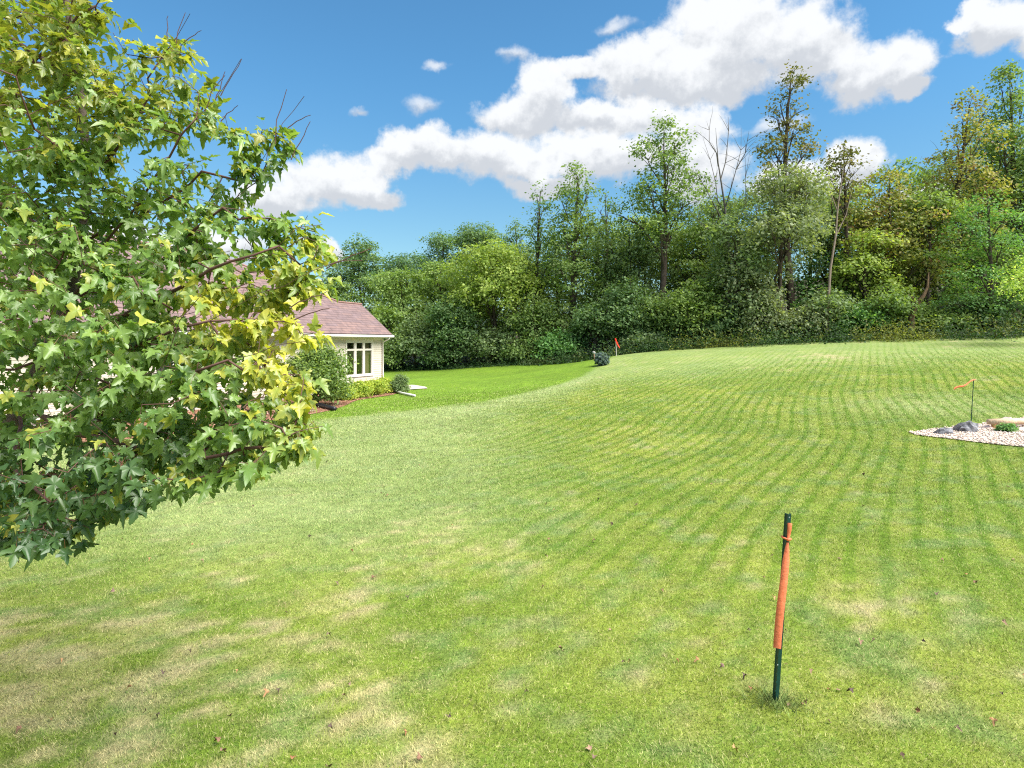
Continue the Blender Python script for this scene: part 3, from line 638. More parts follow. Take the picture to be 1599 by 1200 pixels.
while z < 2.84:
    z1 = min(z + ex, 2.88)
    if z1 > wz0 - .02 and z < wz1 + .02: lap(wl, .1, ws0, z, z1); lap(wl, ws1, LEN, z, z1)
    else: lap(wl, .1, LEN, z, z1)
    z += ex
hb(wl, 'siding', M_SIDE)
ew = MB()                                           # end walls and back, plain shells
for (a, b, z1) in (((.0, .01), (0., 4.1), 2.88), ((0., 4.1), (7., 4.1), 2.88), ((7., 4.1), (7., 9.), 2.88), ((7., 9.), (LEN, 9.), 2.88), ((LEN, 9.), (LEN, .0), 2.88)):
    ew.add([hp(*a, -.2), hp(*b, -.2), hp(*b, z1), hp(*a, z1)], [(0, 1, 2, 3)])
ew.add([hp(0, 0, 2.88), hp(0, 4.1, 2.88), hp(0, 2.05, 4.55)], [(0, 1, 2)])
hb(ew, 'end_wall', M_SIDE)
cb_ = MB(); hbox(cb_, -.02, .1, -.03, .1, .2, 2.88); hb(cb_, 'corner_board', M_TRIM)
fr = MB(); hbox(fr, .1, LEN, -.028, .0, 2.72, 2.88); hb(fr, 'frieze_board', M_TRIM)
# window: casing, three sashes, six panes
win = MB(); w_ = .10
hbox(win, ws0 - w_, ws1 + w_, -.045, .05, wz1, wz1 + .11); hbox(win, ws0 - w_, ws1 + w_, -.06, .05, wz0 - .09, wz0)
hbox(win, ws0 - w_, ws0, -.045, .05, wz0, wz1); hbox(win, ws1, ws1 + w_, -.045, .05, wz0, wz1)
winr = hb(win, 'window', M_TRIM)
M_GLASS = bpy.data.materials.new('window_glass'); M_GLASS.use_nodes = True; t = M_GLASS.node_tree
gl = nd(t, 'ShaderNodeBsdfGlossy'); gl.inputs['Roughness'].default_value = .02; tp_ = nd(t, 'ShaderNodeBsdfTransparent'); tp_.inputs[0].default_value = (.75, .78, .72, 1)
fz = nd(t, 'ShaderNodeFresnel'); fz.inputs[0].default_value = 1.18; mx = nd(t, 'ShaderNodeMixShader'); lk(t, fz.outputs[0], mx.inputs[0]); lk(t, tp_.outputs[0], mx.inputs[1]); lk(t, gl.outputs[0], mx.inputs[2]); lk(t, mx.outputs[0], t.nodes['Material Output'].inputs[0])
pw = (ws1 - ws0) / 3; tz = wz1 - .42
for k in range(3):
    a, b = ws0 + k * pw, ws0 + (k + 1) * pw; sa = MB()
    ml = .055 if k else 0; mr = .055 if k < 2 else 0
    hbox(sa, a, a + ml + .045, -.03, .04, wz0, wz1); hbox(sa, b - mr - .045, b, -.03, .04, wz0, wz1)
    for (q0, q1) in ((wz0, wz0 + .05), (tz - .05, tz + .05), (wz1 - .05, wz1)): hbox(sa, a + ml + .045, b - mr - .045, -.03, .04, q0, q1)
    hb(sa, 'sash', M_TRIM, winr)
    for (q0, q1) in ((wz0 + .05, tz - .05), (tz + .05, wz1 - .05)):
        pn = MB(); pn.add([hp(a + ml + .045, .01, q0), hp(b - mr - .045, .01, q0), hp(b - mr - .045, .01, q1), hp(a + ml + .045, .01, q1)], [(0, 1, 2, 3)]); hb(pn, 'pane', M_GLASS, winr)
rm = MB(); s0, s1, t0, t1 = .3, 4.6, .06, 3.6
rm.add([hp(s0, t0, .3), hp(s1, t0, .3), hp(s1, t1, .3), hp(s0, t1, .3), hp(s0, t0, 2.75), hp(s1, t0, 2.75), hp(s1, t1, 2.75), hp(s0, t1, 2.75)], [(0, 1, 2, 3), (4, 7, 6, 5), (1, 5, 6, 2), (2, 6, 7, 3), (3, 7, 4, 0)])
hb(rm, 'room', mat('room_wall', (.16, .13, .08), .9, .1, .2, 2))
for (a, b) in ((ws0 + .02, ws0 + .42), (ws1 - .34, ws1 - .02)):
    cu = MB(); q = np.linspace(a, b, 13)
    for i in range(12): cu.add([hp(q[i], .16 + .03 * (i % 2), .5), hp(q[i + 1], .16 + .03 * ((i + 1) % 2), .5), hp(q[i + 1], .16 + .03 * ((i + 1) % 2), 2.6), hp(q[i], .16 + .03 * (i % 2), 2.6)], [(0, 1, 2, 3)])
    hb(cu, 'curtain', mat('curtain_cloth', (.20, .16, .10), .9, .1))
# second window farther along, mostly hidden by the maple
for (a, b) in ((9.0, 10.6), (13.5, 15.1)):
    w2 = MB(); hbox(w2, a, b, -.05, -.022, .95, 2.5); w2r = hb(w2, 'window', M_TRIM)
    for k in range(2):
        p2 = MB(); aa = a + .08 + k * (b - a - .08) / 2; hbox(p2, aa, aa + (b - a - .24) / 2, -.058, -.051, 1.05, 2.4); hb(p2, 'pane', mat('dark_glass', (.03, .035, .035), .05, .6), w2r)
# roof: the low wing and the main block share the front slope
m_roof = bpy.data.materials.new('mauve_shingles'); m_roof.use_nodes = True; t = m_roof.node_tree; b = t.nodes['Principled BSDF']
uvn = nd(t, 'ShaderNodeUVMap', uv_map='UVMap'); bt = nd(t, 'ShaderNodeTexBrick'); lk(t, uvn.outputs[0], bt.inputs['Vector'])
bt.inputs['Color1'].default_value = (.205, .135, .124, 1); bt.inputs['Color2'].default_value = (.162, .116, .12, 1); bt.inputs['Mortar'].default_value = (.11, .08, .08, 1)
bt.inputs['Scale'].default_value = 1; bt.inputs['Brick Width'].default_value = .9; bt.inputs['Row Height'].default_value = .20; bt.inputs['Mortar Size'].default_value = .028; bt.inputs['Mortar Smooth'].default_value = .6; bt.inputs['Bias'].default_value = 0; bt.offset = .37
nz = noise(t, uvn.outputs[0], 2.2, 5); nf = nd(t, 'ShaderNodeMapRange'); lk(t, nz, nf.inputs[0]); nf.inputs[1].default_value = .3; nf.inputs[2].default_value = .7; nf.inputs[3].default_value = .8; nf.inputs[4].default_value = 1.2
put(t, b.inputs['Base Color'], mixc(t, 1.0, bt.outputs[0], nf.outputs[0], 'MULTIPLY')); b.inputs['Roughness'].default_value = .95; b.inputs['Specular IOR Level'].default_value = .15
ov, T0 = .45, -.45
RP = .845                                           # slope of the wing
def zf(tt): return EZ + .10 + RP * (tt - T0)
def zm(tt): return EZ + .10 + RP * (tt - T0)
tR = T0 + 2.13                                      # wing ridge
wing0, B_s, A_s, A_t = -.3, 1.9, 8.4, tR + 2.3      # rake end, hip foot on the ridge, hip top
def roof_face(pts, name='roof_slope', courses=True):
    """pts: (s,t,z) corners of a planar face; laid as overlapping courses along its slope"""
    mb = MB(); uv = []
    mb.V = [hp(*q) for q in pts]; mb.C = [(1, 1, 1)] * len(pts); mb.F = [tuple(range(len(pts)))]
    o = hb(mb, name, m_roof); me = o.data; ul = me.uv_layers.new(name='UVMap')
    p0 = np.array(me.vertices[0].co); nn = np.array(me.polygons[0].normal); e = np.cross([0, 0, 1.], nn); e /= np.linalg.norm(e) + 1e-9; f = np.cross(nn, e)
    for l in me.loops: 
        q = np.array(me.vertices[l.vertex_index].co) - p0; ul.data[l.index].uv = (float(q @ e), float(q @ f))
    md = o.modifiers.new('thick', 'SOLIDIFY'); md.thickness = .05; md.offset = -1
    return o
HZ = zm(A_t)
roof_face([(wing0, T0, zf(T0)), (wing0, tR, zf(tR)), (B_s, tR, zf(tR)), (A_s, A_t, HZ), (LEN - 6.0, A_t, HZ), (LEN + .45, T0, zf(T0))])
roof_face([(wing0, tR, zf(tR)), (wing0, tR + 2.13, zf(T0)), (7, tR + 2.13, zf(T0)), (7.0, tR, zf(tR)), (B_s, tR, zf(tR))])
roof_face([(B_s, tR, zf(tR)), (6.6, A_t + 4.43, zf(T0)), (A_s, A_t, HZ)])
roof_face([(A_s, A_t, HZ), (6.6, A_t + 4.43, zf(T0)), (LEN + .45, A_t + 4.43, zf(T0)), (LEN - 6, A_t, HZ)])
roof_face([(LEN - 6, A_t, HZ), (LEN + .45, A_t + 4.43, zf(T0)), (LEN + .45, T0, zf(T0))])
rc = MB()
for (a, b_) in (((wing0, tR, zf(tR) + .02), (B_s, tR, zf(tR) + .02)), ((B_s, tR, zf(tR) + .02), (A_s, A_t, HZ + .02)), ((A_s, A_t, HZ + .02), (LEN - 6, A_t, HZ + .02))):
    rc.tube([hp(*a), hp(*b_)], [.06, .06], 6)
hb(rc, 'ridge_cap', mat('ridge_shingle', (.24, .14, .125), .95, .1, .2, 6))
sf = MB(); hbox(sf, wing0, LEN + .4, T0 + .03, .0, 2.86, 2.885); hb(sf, 'soffit', M_TRIM)
fa = MB(); hbox(fa, wing0, LEN + .4, T0 + .0, T0 + .03, 2.84, 3.01); hb(fa, 'fascia', M_TRIM)
gu = MB(); hbox(gu, wing0 - .02, LEN + .42, T0 - .12, T0 - .002, 2.90, 3.015); hb(gu, 'gutter', M_GUT)
ra = MB(); ra.add([hp(wing0 - .03, T0, 2.9), hp(wing0 - .03, tR, zf(tR) - .16), hp(wing0 - .03, tR, zf(tR) - .02), hp(wing0 - .03, T0, 3.04), hp(wing0, T0, 2.9), hp(wing0, tR, zf(tR) - .16), hp(wing0, tR, zf(tR) - .02), hp(wing0, T0, 3.04)], [(0, 1, 2, 3), (7, 6, 5, 4), (0, 4, 5, 1), (3, 2, 6, 7)])
hb(ra, 'rake_board', M_TRIM)
dsp = MB(); dsp.tube([hp(.12, T0 - .05, 2.9), hp(.12, T0 - .05, 2.82), hp(.12, -.08, 2.6), hp(.12, -.08, .25), hp(.12, -.2, .12)], [.045] * 5, 8); hb(dsp, 'downspout', M_GUT, None, smooth_=True)

# beds, patio, drain pipes, air conditioner
def sheet(name, poly, m, lift=.012, sub=.25, kind='structure'):
    poly = np.array(poly, float); x0, y0 = poly.min(0); x1, y1 = poly.max(0)
    import bmesh
    bm = bmesh.new(); vs_ = [bm.verts.new((p[0], p[1], 0)) for p in poly]; bm.faces.new(vs_)
    for ax, lo, hi in ((0, x0, x1), (1, y0, y1)):
        c = lo + sub
        while c < hi:
            no = (1, 0, 0) if ax == 0 else (0, 1, 0); co = (c, 0, 0) if ax == 0 else (0, c, 0)
            bmesh.ops.bisect_plane(bm, geom=bm.verts[:] + bm.edges[:] + bm.faces[:], plane_co=co, plane_no=no); c += sub
    for v in bm.verts: v.co.z = gz1(v.co.x, v.co.y) + lift
    me = bpy.data.meshes.new(name); bm.to_mesh(me); bm.free(); me.materials.append(m)
    if me.polygons[0].normal.z < 0: me.flip_normals()
    o = bpy.data.objects.new(name, me); COL.objects.link(o); o['kind'] = kind; return o
def smooth_poly(P_, k=6):
    P_ = np.array(P_, float); n = len(P_); out = []
    for i in range(n):
        a, b, c, d = P_[i - 1], P_[i], P_[(i + 1) % n], P_[(i + 2) % n]
        for t_ in np.arange(k) / k:
            out.append(.5 * (2 * b + (c - a) * t_ + (2 * a - 5 * b + 4 * c - d) * t_ ** 2 + (3 * b - a - 3 * c + d) * t_ ** 3))
    return np.array(out)
def inside(P_, x, y):
    c = np.zeros(len(x), bool); n = len(P_)
    for i in range(n):
        (x1, y1), (x2, y2) = P_[i - 1], P_[i]
        m_ = ((y1 > y) != (y2 > y)) & (x < (x2 - x1) * (y - y1) / (y2 - y1 + 1e-12) + x1); c ^= m_
    return c
def wp(s, t_): q = C1 - d2 * s + n2_ * t_; return (q[0], q[1])
MULCH = smooth_poly([wp(.3, .05), wp(0, -1.2), (-6.0, 32.6), (-7.0, 29.3), (-6.9, 25.2), (-8.0, 21.4), (-10.6, 16.8), wp(21, -1.6), wp(21, .05), wp(10, .05)], 5)
GRAVEL = smooth_poly([(10.05, 16.1), (10.5, 15.1), (11.2, 14.1), (12.6, 13.2), (15, 13.2), (17.2, 15), (16.8, 17.4), (14.6, 17.9), (12.8, 17.25), (11.3, 16.75)], 5)
M_MULCH = mat('wood_mulch', (.26, .135, .085), .95, .1, .5, 14, 1.0, 40); M_GRAV = mat('pale_gravel', (.50, .41, .34), .9, .15, .25, 25, .8, 60)
sheet('mulch_bed', MULCH, M_MULCH, .02, .5); sheet('gravel_bed', GRAVEL, M_GRAV, .02, .3)
PAT = [(-6.6, 37.6), (-5.85, 35.0), (-4.75, 36.0), (-5.0, 37.0), (-6.0, 38.6)]
sheet('patio', PAT, mat('patio_concrete', (.48, .42, .36), .8, .2, .1, 3), .04, .5)

def scatter_chips(name, poly, n, smin, smax, cols, lift, flat, label, cat, seed):
    r = np.random.default_rng(seed); lo, hi = poly.min(0), poly.max(0); x = r.uniform(lo[0], hi[0], n * 3); y = r.uniform(lo[1], hi[1], n * 3); k = inside(poly, x, y); x, y = x[k][:n], y[k][:n]; n = len(x)
    oc = np.array([(1, 0, 0), (0, 1, 0), (-1, 0, 0), (0, -1, 0), (0, 0, 1), (0, 0, -1)], float); of = np.array([(0, 1, 4), (1, 2, 4), (2, 3, 4), (3, 0, 4), (1, 0, 5), (2, 1, 5), (3, 2, 5), (0, 3, 5)])
    s = r.uniform(smin, smax, n); A = r.uniform(0, 6.28, n); sc_ = np.stack([s, s * r.uniform(.4, 1, n), s * flat], 1)
    V = oc[None] * sc_[:, None] * (.75 + .5 * r.random((n, 6, 1))); ca, sa = np.cos(A)[:, None], np.sin(A)[:, None]
    V = np.stack([V[..., 0] * ca - V[..., 1] * sa, V[..., 0] * sa + V[..., 1] * ca, V[..., 2]], -1); V += np.stack([x, y, gz(x, y) + lift], 1)[:, None]
    F_ = (of[None] + (np.arange(n) * 6)[:, None, None]).reshape(-1, 3); ci = r.integers(len(cols), size=n); c = np.array(cols)[ci] * (.75 + .5 * r.random((n, 1)))
    return tag(mesh_np(name, V.reshape(-1, 3), F_, M_STONEV, None, np.repeat(c, 6, 0)), label, cat, None, 'stuff')
M_STONEV = vcol_mat('chip_surface', .9, .15)
scatter_chips('gravel', (GRAVEL - GRAVEL.mean(0)) * 1.025 + GRAVEL.mean(0), 7000, .018, .045, [(.52, .43, .36), (.58, .50, .44), (.48, .36, .29), (.55, .47, .41), (.50, .43, .38)], .03, .6, 'pale pink-beige gravel filling the bed on the right', 'gravel', 3)
scatter_chips('mulch_chips', MULCH, 4500, .03, .08, [(.30, .16, .10), (.22, .11, .07), (.36, .22, .15)], .03, .25, 'reddish wood mulch along the house bed', 'mulch', 4)

def pipe(name, pts, rad, m, label, part_end):
    pts = np.array([np.array(p) for p in pts], float); o = MB(); o.tube(pts, [rad] * len(pts), 10)
    ob = o.build(name, m, None, True); tag(ob, label, 'pipe'); return ob
def gp(x, y, h): return (x, y, gz1(x, y) + h)
pipe('drain_pipe', [gp(-8.3, 26.2, .14), gp(-7.8, 25.8, .12), gp(-7.2, 25.0, .10), gp(-6.75, 24.4, .085)], .085, mat('black_plastic', (.015, .015, .018), .45, .4), 'black corrugated drain pipe lying at the mulch edge below the bush', None)
pipe('drain_extension', [gp(-6.5, 34.2, .1), gp(-5.6, 32.6, .075), gp(-4.72, 31.1, .065)], .06, M_GUT, 'white downspout extension lying on the lawn by the round boxwood', None)
ax, ay = -8.45, 29.8; az0 = gz1(ax, ay); acr = empty('air_conditioner', (ax, ay, az0), 'dark grey air conditioner box behind the tall bush', 'air conditioner')
ac = MB(); ac.box((-.38, -.38, .02), (.38, .38, .78)); ac.build('casing', mat('ac_metal', (.12, .13, .15), .6, .4, .1, 6), acr)
for k in range(10):
    q = MB(); q.box((-.40, -.40, .08 + k * .065), (.40, .40, .10 + k * .065)); q.build('louvre', mat('ac_louvre', (.18, .19, .21), .5, .4), acr) if k == 0 else None
    if k:
        src = bpy.data.objects['louvre']; c = src.copy(); COL.objects.link(c); c.parent = acr; c.location = (0, 0, k * .065)
q = MB(); q.tube([(0, 0, .78), (0, 0, .82)], [.34, .32], 16); q.build('fan_grille', mat('ac_grille', (.05, .05, .055), .6, .4), acr)

def garden(name, label, x, y, w, h, pal, dens, seed, leaf=.08, style='mound', accent=None, group=None):
    return make_tree(name, label, 'shrub', (x, y, gz1(x, y)), gz1(x, y) + h, w, gz1(x, y), pal, style, dens, seed, group, leaf=leaf, accent=accent)
garden('tall_bush', 'tall dense green bush in the mulch beside the house', -8.1, 26.6, 1.3, 2.85, 'mid', 17, 501, .115, accent=((.22, .30, .06), .35))
SPG = 'low spirea mounds under the window'
for i, (x, y, w, h, lb) in enumerate(((-7.75, 29.2, .62, .72, 'yellow-green low shrub nearest the tall bush'), (-7.35, 30.7, .62, .74, 'yellow-green low shrub second from the tall bush'),
                                      (-7.0, 32.0, .6, .76, 'yellow-green low shrub third from the tall bush'), (-6.75, 33.4, .62, .84, 'yellow-green low shrub beside the downspout'))):
    garden('spirea_shrub', lb, x, y, w, h, 'gold', 42, 510 + i, .085, group=SPG)
garden('boxwood_shrub', 'round grey-green boxwood at the house corner by the patio', -5.85, 33.4, .52, 1.05, 'dull', 50, 520, .07)
garden('sedum_plant', 'pink flowering sedum clump in the mulch bed', -8.6, 23.3, .5, .55, 'grey', 14, 521, .06, accent=((.62, .38, .36), .8))
garden('sedum_plant', 'pale flowering sedum clump next to the black pipe', -7.75, 24.0, .42, .42, 'grey', 14, 522, .06, accent=((.5, .52, .38), .6))
garden('hosta_plant', 'green clump in the mulch bed hidden behind the maple', -10.4, 19.6, .6, .5, 'fresh', 10, 523, .1)
garden('barberry_shrub', 'green shrub against the house wall behind the maple', -13.2, 20.6, .8, 1.2, 'mid', 8, 524, .1)

# globe spruce with needles
sp0 = px(940, 573, 42.); sx_, sy_ = sp0[0], 42.; sz_ = gz1(sx_, sy_); spr = empty('globe_spruce', (sx_, sy_, sz_), 'small round blue-green spruce on the lawn below the red flag', 'shrub')
r_ = np.random.default_rng(31); n = 5200; dv = unit(n, r_); rad = .62 + .38 * r_.random(n) ** .5
lump = .85 + .28 * np.sin(dv[:, 0] * 8 + 1) * np.sin(dv[:, 2] * 9 + dv[:, 1] * 5) + .06 * r_.normal(size=n)
C = dv * np.array([.50, .50, .46]) * (rad * lump)[:, None] + np.array([0, 0, .42]); C[:, 2] = np.maximum(C[:, 2], .03)
V, F_ = leaf_quads(C, nrm(unit(n, r_) + dv * .4), .15 * np.ones(n), .05 * np.ones(n), r_, A=dv + unit(n, r_) * .6)
mesh_np('needles', V, F_, M_LEAF, spr, np.repeat(np.array([.15, .205, .205]) * (.5 + 1.1 * r_.random((n, 1))), 4, 0))
st_ = MB(); st_.tube([(0, 0, -.1), (0, 0, .3), (.02, 0, .6)], [.05, .04, .015], 7); st_.build('stem', M_BARK, spr)

# ------------------------------------------------------------------ marker posts and ribbons
M_POST = mat('green_post_paint', (.006, .045, .034), .45, .4, .25, 30); M_RIB = mat('orange_ribbon', (.95, .29, .14), .6, .25, .14, 26, .35, 34)
M_HOLE = mat('post_hole', (.25, .3, .27), .6, .4)
t_ = M_RIB.node_tree; bb = t_.nodes['Principled BSDF']; trn = nd(t_, 'ShaderNodeBsdfTranslucent'); trn.inputs[0].default_value = (.95, .25, .08, 1); mx = nd(t_, 'ShaderNodeMixShader'); mx.inputs[0].default_value = .3
lk(t_, bb.outputs[0], mx.inputs[1]); lk(t_, trn.outputs[0], mx.inputs[2]); lk(t_, mx.outputs[0], t_.nodes['Material Output'].inputs[0])
def channel_post(name, label, x, y, h, lean, w=.042, detail=True):
    z0 = gz1(x, y); root = empty(name, (x, y, z0), label, 'post')
    prof = [(-.5, .30), (-.42, .42), (-.24, .18), (-.20, -.36), (.20, -.36), (.24, .18), (.42, .42), (.5, .30), (.34, .06), (.29, -.52), (-.29, -.52), (-.34, .06)]
    prof = [(a * w, b * w) for a, b in prof]; mb = MB(); n = len(prof)
    V = [(a, b, -.25) for a, b in prof] + [(a + lean * h, b, h) for a, b in prof]
    F_ = [(i, (i + 1) % n, n + (i + 1) % n, n + i) for i in range(n)]; mb.add(V, F_)
    for o in (0, n): mb.add([V[o + i] for i in range(n)], [(0, 1, 2, 11), (2, 3, 10, 11), (3, 4, 9, 10), (4, 5, 8, 9), (5, 6, 7, 8)])
    mb.build('channel', M_POST, root)
    if detail:
        zz = .1
        while zz < h:
            q = MB(); q.tube([(lean * zz, -.50 * w, zz), (lean * zz, -.56 * w, zz)], [.0052, .0045], 8); q.build('stud', M_HOLE if zz > h - .09 or int(zz * 20) % 5 == 0 else M_POST, root); zz += .062
    return root, z0
def strip(name, pts, wid, wdir, m, label, thick=.0012):
    """a cloth-thin ribbon following pts; wdir gives the direction of its width at each point"""
    P_ = np.array(pts, float); Wd = nrm(np.array(wdir, float)) * np.array(wid)[:, None] / 2
    n = len(P_); T_ = nrm(np.gradient(P_, axis=0)); N = nrm(np.cross(T_, Wd)) * thick; curl = N * 1.5
    V = np.concatenate([P_ - Wd + N, P_ + N - curl, P_ + Wd + N, P_ - Wd - N, P_ - N - curl, P_ + Wd - N]); F_ = []
    for i in range(n - 1):
        for o in (0, n): F_.append((o + i, o + i + 1, o + n + i + 1, o + n + i))
        for o in (3 * n, 4 * n): F_.append((o + i, o + n + i, o + n + i + 1, o + i + 1))
        F_.append((i, 3 * n + i, 3 * n + i + 1, i + 1)); F_.append((2 * n + i, 2 * n + i + 1, 5 * n + i + 1, 5 * n + i))
    return V, F_
# near post
pb = ground_at(1208, 1103); post, z0 = channel_post('channel_post', 'dark green steel channel post standing closest in the lawn', pb[0], pb[1], 1.362, .079)
def on_post(v, dx=0, dy=-.034):
    zz = (1103 - v) / F * pb[1]; return np.array([pb[0] + .079 * zz + dx, pb[1] + dy, z0 + zz])
rib = empty('ribbon', on_post(1015), 'long orange ribbon tied round the closest green post', 'ribbon')
vv = np.linspace(850, 1015, 18); k = (vv - 850) / 165
pts = [on_post(v, -.004 - .022 * math.sin(min(1, q * 1.3) * 1.6) + .012 * q, -.034 - .012 * math.sin(q * 5)) for v, q in zip(vv, k)]
wid = np.interp(k, [0, .06, .18, .5, 1], [.014, .030, .048, .056, .052]); wd = [(1, -.35 + .25 * math.sin(q * 4), 0) for q in k]
V, F_ = strip('tail', pts, wid, wd, M_RIB, None); o = MB(); o.add(local(V, on_post(1015)), F_); o.build('tail', M_RIB, rib, True)
vv = np.linspace(820, 848, 8); pts = [on_post(v, .003, -.030 - .004 * math.sin(i)) for i, v in enumerate(vv)]
V, F_ = strip('loop', pts, np.interp(np.arange(8), [0, 4, 7], [.030, .026, .012]), [(1, -.2, 0)] * 8, M_RIB, None); o = MB(); o.add(local(V, on_post(1015)), F_); o.build('upper_end', M_RIB, rib, True)
c0 = on_post(845, 0, 0) - on_post(1015); kn = MB(); an = np.linspace(0, 2 * math.pi, 17)
kn.tube([c0 + np.array([.029 * math.cos(a), .032 * math.sin(a), -.006 * math.cos(a)]) for a in an], [.0065] * 17, 7); kn.build('knot_band', M_RIB, rib, True)
kn = MB(); kn.tube([c0 + np.array(q) for q in ((-.012, -.036, -.006), (-.004, -.042, 0), (.006, -.040, .003), (.013, -.036, .006))], [.005, .010, .010, .005], 7); kn.build('knot', M_RIB, rib, True)
# post behind the gravel bed, ribbon blown to the left
Yf = 17.35; pf = px(1516, 668, Yf); p2, zf2 = channel_post('channel_post', 'thin green post behind the dark boulders on the right', pf[0], Yf, CAM_H + (HV - 592) / F * Yf - gz1(pf[0], Yf), .07, .018, False)
tp2 = px(1522, 593, Yf); rb2 = empty('ribbon', tp2, 'orange ribbon blowing left from the thin post by the gravel', 'ribbon')
q = np.linspace(0, 1, 14); pts = [(.02 - .66 * a, -.02 - .10 * a, .0 - .26 * a + .025 * math.sin(a * 9)) for a in q]
V, F_ = strip('tail', pts, .03 + .035 * q, [(.1, .35 * math.sin(a * 6), 1) for a in q], M_RIB, None); o = MB(); o.add(V, F_); o.build('tail', M_RIB, rb2, True)
kn = MB(); kn.tube([(.02 * math.cos(a), .02 * math.sin(a), -.01) for a in an], [.01] * 17, 6); kn.build('knot_band', M_RIB, rb2)
# far stake with red ribbon by the wood
pg = ground_at(963, 556.5); fs = empty('marker_stake', pg, 'pale thin stake with red flag standing at the wood edge', 'stake')
hs = 27.5 / F * pg[1]; o = MB(); o.tube([(0, 0, -.2), (-.02, 0, hs * .5), (-.06, 0, hs)], [.03, .028, .025], 8); o.build('rod', mat('pale_stake', (.45, .42, .38), .7, .2), fs)
fl = empty('ribbon', pg + np.array([-.06, 0, hs]), 'bright red-orange ribbon hanging on the far stake', 'ribbon')
pts = [(-.03 + .33 * a ** 1.4, -.06 - .03 * math.sin(a * 7), -.72 * a + .02) for a in q]
V, F_ = strip('tail', pts, .085 + .03 * np.sin(q * 3) - .05 * q ** 3, [(1, -.5 * math.cos(a * 6), .1) for a in q], None, None); o = MB(); o.add(V, F_); o.build('tail', mat('red_ribbon', (.95, .055, .025), .5, .3), fl, True)
kn = MB(); kn.tube([(.035 * math.cos(a), .035 * math.sin(a), -.02) for a in an], [.014] * 17, 6); kn.build('knot_band', bpy.data.materials['red_ribbon'], fl)
# low wooden stake left of the spruce
pk = ground_at(929.5, 562); ws_ = empty('wooden_stake', pk, 'short leaning brown stake with grey cap left of the round spruce', 'stake')
o = MB(); o.tube([(0, 0, -.2), (-.03, 0, .2), (-.07, 0, .42)], [.05, .05, .055], 7); o.build('shaft', mat('stake_wood', (.30, .19, .13), .9, .1, .3, 10), ws_)
o = MB(); o.tube([(-.07, 0, .40), (-.08, 0, .46), (-.06, 0, .56), (-.04, 0, .60)], [.06, .12, .12, .05], 9); o.build('cap', mat('stake_cap', (.30, .29, .27), .8, .2), ws_, True)

# ------------------------------------------------------------------ boulders, timber, stones
M_ROCK = mat('dark_boulder', (.17, .17, .185), .9, .2, .75, 7, 1.0, 9)
def boulder(name, label, c, size, seed, m, cat='boulder', parent=None, rough=.22, group=None):
    import bmesh
    bm = bmesh.new(); bmesh.ops.create_icosphere(bm, subdivisions=3, radius=1.0); r = np.random.default_rng(seed)
    pl = [(unit(1, r)[0], .62 + .3 * r.random()) for _ in range(11)]
    for v in bm.verts:
        p = np.array(v.co); 
        for nn, dd in pl:
            e = p @ nn - dd
            if e > 0: p = p - nn * e
        p = p * (1 + rough * (vnoise(np.array([p[0] * 3 + seed]), np.array([p[1] * 3 + p[2] * 2]), seed)[0] - .5)); p = p * np.array(size)
        p[2] = max(p[2], -size[2] * .35); v.co = p
    me = bpy.data.meshes.new(name); bm.to_mesh(me); bm.free(); me.materials.append(m)
    o = bpy.data.objects.new(name, me); COL.objects.link(o); o.location = (c[0], c[1], c[2] + size[2] * .3)
    if parent is None: tag(o, label, cat, group)
    else: o.parent = parent
    return o
def ga(u, v): p = ground_at(u, v); return p
p = ga(1481, 680); boulder('boulder', 'smaller dark grey boulder at the tip of the gravel bed', p + np.array([0, .15, 0]), (.23, .17, .16), 11, M_ROCK, rough=.6)
p = ga(1522, 677); boulder('boulder', 'larger dark grey boulder in front of the thin post', p + np.array([0, .2, 0]), (.31, .22, .22), 23, M_ROCK, rough=.6)
M_TIMB = mat('pale_timber', (.55, .40, .27), .85, .15, .3, 6, .6, 20); M_STUMP = mat('brown_timber', (.36, .18, .09), .85, .15, .3, 8, .5, 25)
pa = ga(1557, 672); tb = empty('timber_bench', pa, 'low tan timber resting on short posts in the gravel', 'timber')
o = MB(); o.tube([(-.12, .12, .20), (.5, .2, .20), (1.2, .28, .19), (2.2, .4, .18)], [.075, .08, .08, .075], 10); o.build('beam', M_TIMB, tb, True)
for xx in (.02, 1.7):
    o = MB(); zz = gz1(pa[0] + xx, pa[1] + .13 + .15 * xx) - pa[2]; o.tube([(xx, .13 + .14 * xx, zz - .05), (xx, .13 + .14 * xx, .15)], [.055, .055], 9); o.build('leg', M_STUMP, tb)
M_PSTONE = mat('pink_stone', (.60, .47, .43), .9, .15, .3, 8, .6, 20)
for i, (u, v, s, lb) in enumerate(((1546, 671, .13, 'pinkish stone left of the timber leg'), (1566, 668, .12, 'pinkish stone piled at the left end of the timber'), (1576, 667, .15, 'largest pinkish stone piled over the timber middle'),
                                   (1588, 668, .13, 'pinkish stone piled right of the plant'), (1596, 674, .12, 'pinkish stone lying right of the green plant'))):
    p = ga(u, v); boulder('stone', lb, p + np.array([0, .05, .05 if 1 <= i <= 3 else 0]), (s * 1.2, s, s * (1.1 if 1 <= i <= 3 else .7)), 40 + i, M_PSTONE, 'stone', None, .25, 'stones round the timber')
p = ga(1577, 676); garden('rock_garden_plant', 'small green plant in the gravel below the timber', p[0], p[1] + .1, .22, .2, 'fresh', 160, 530, .045)

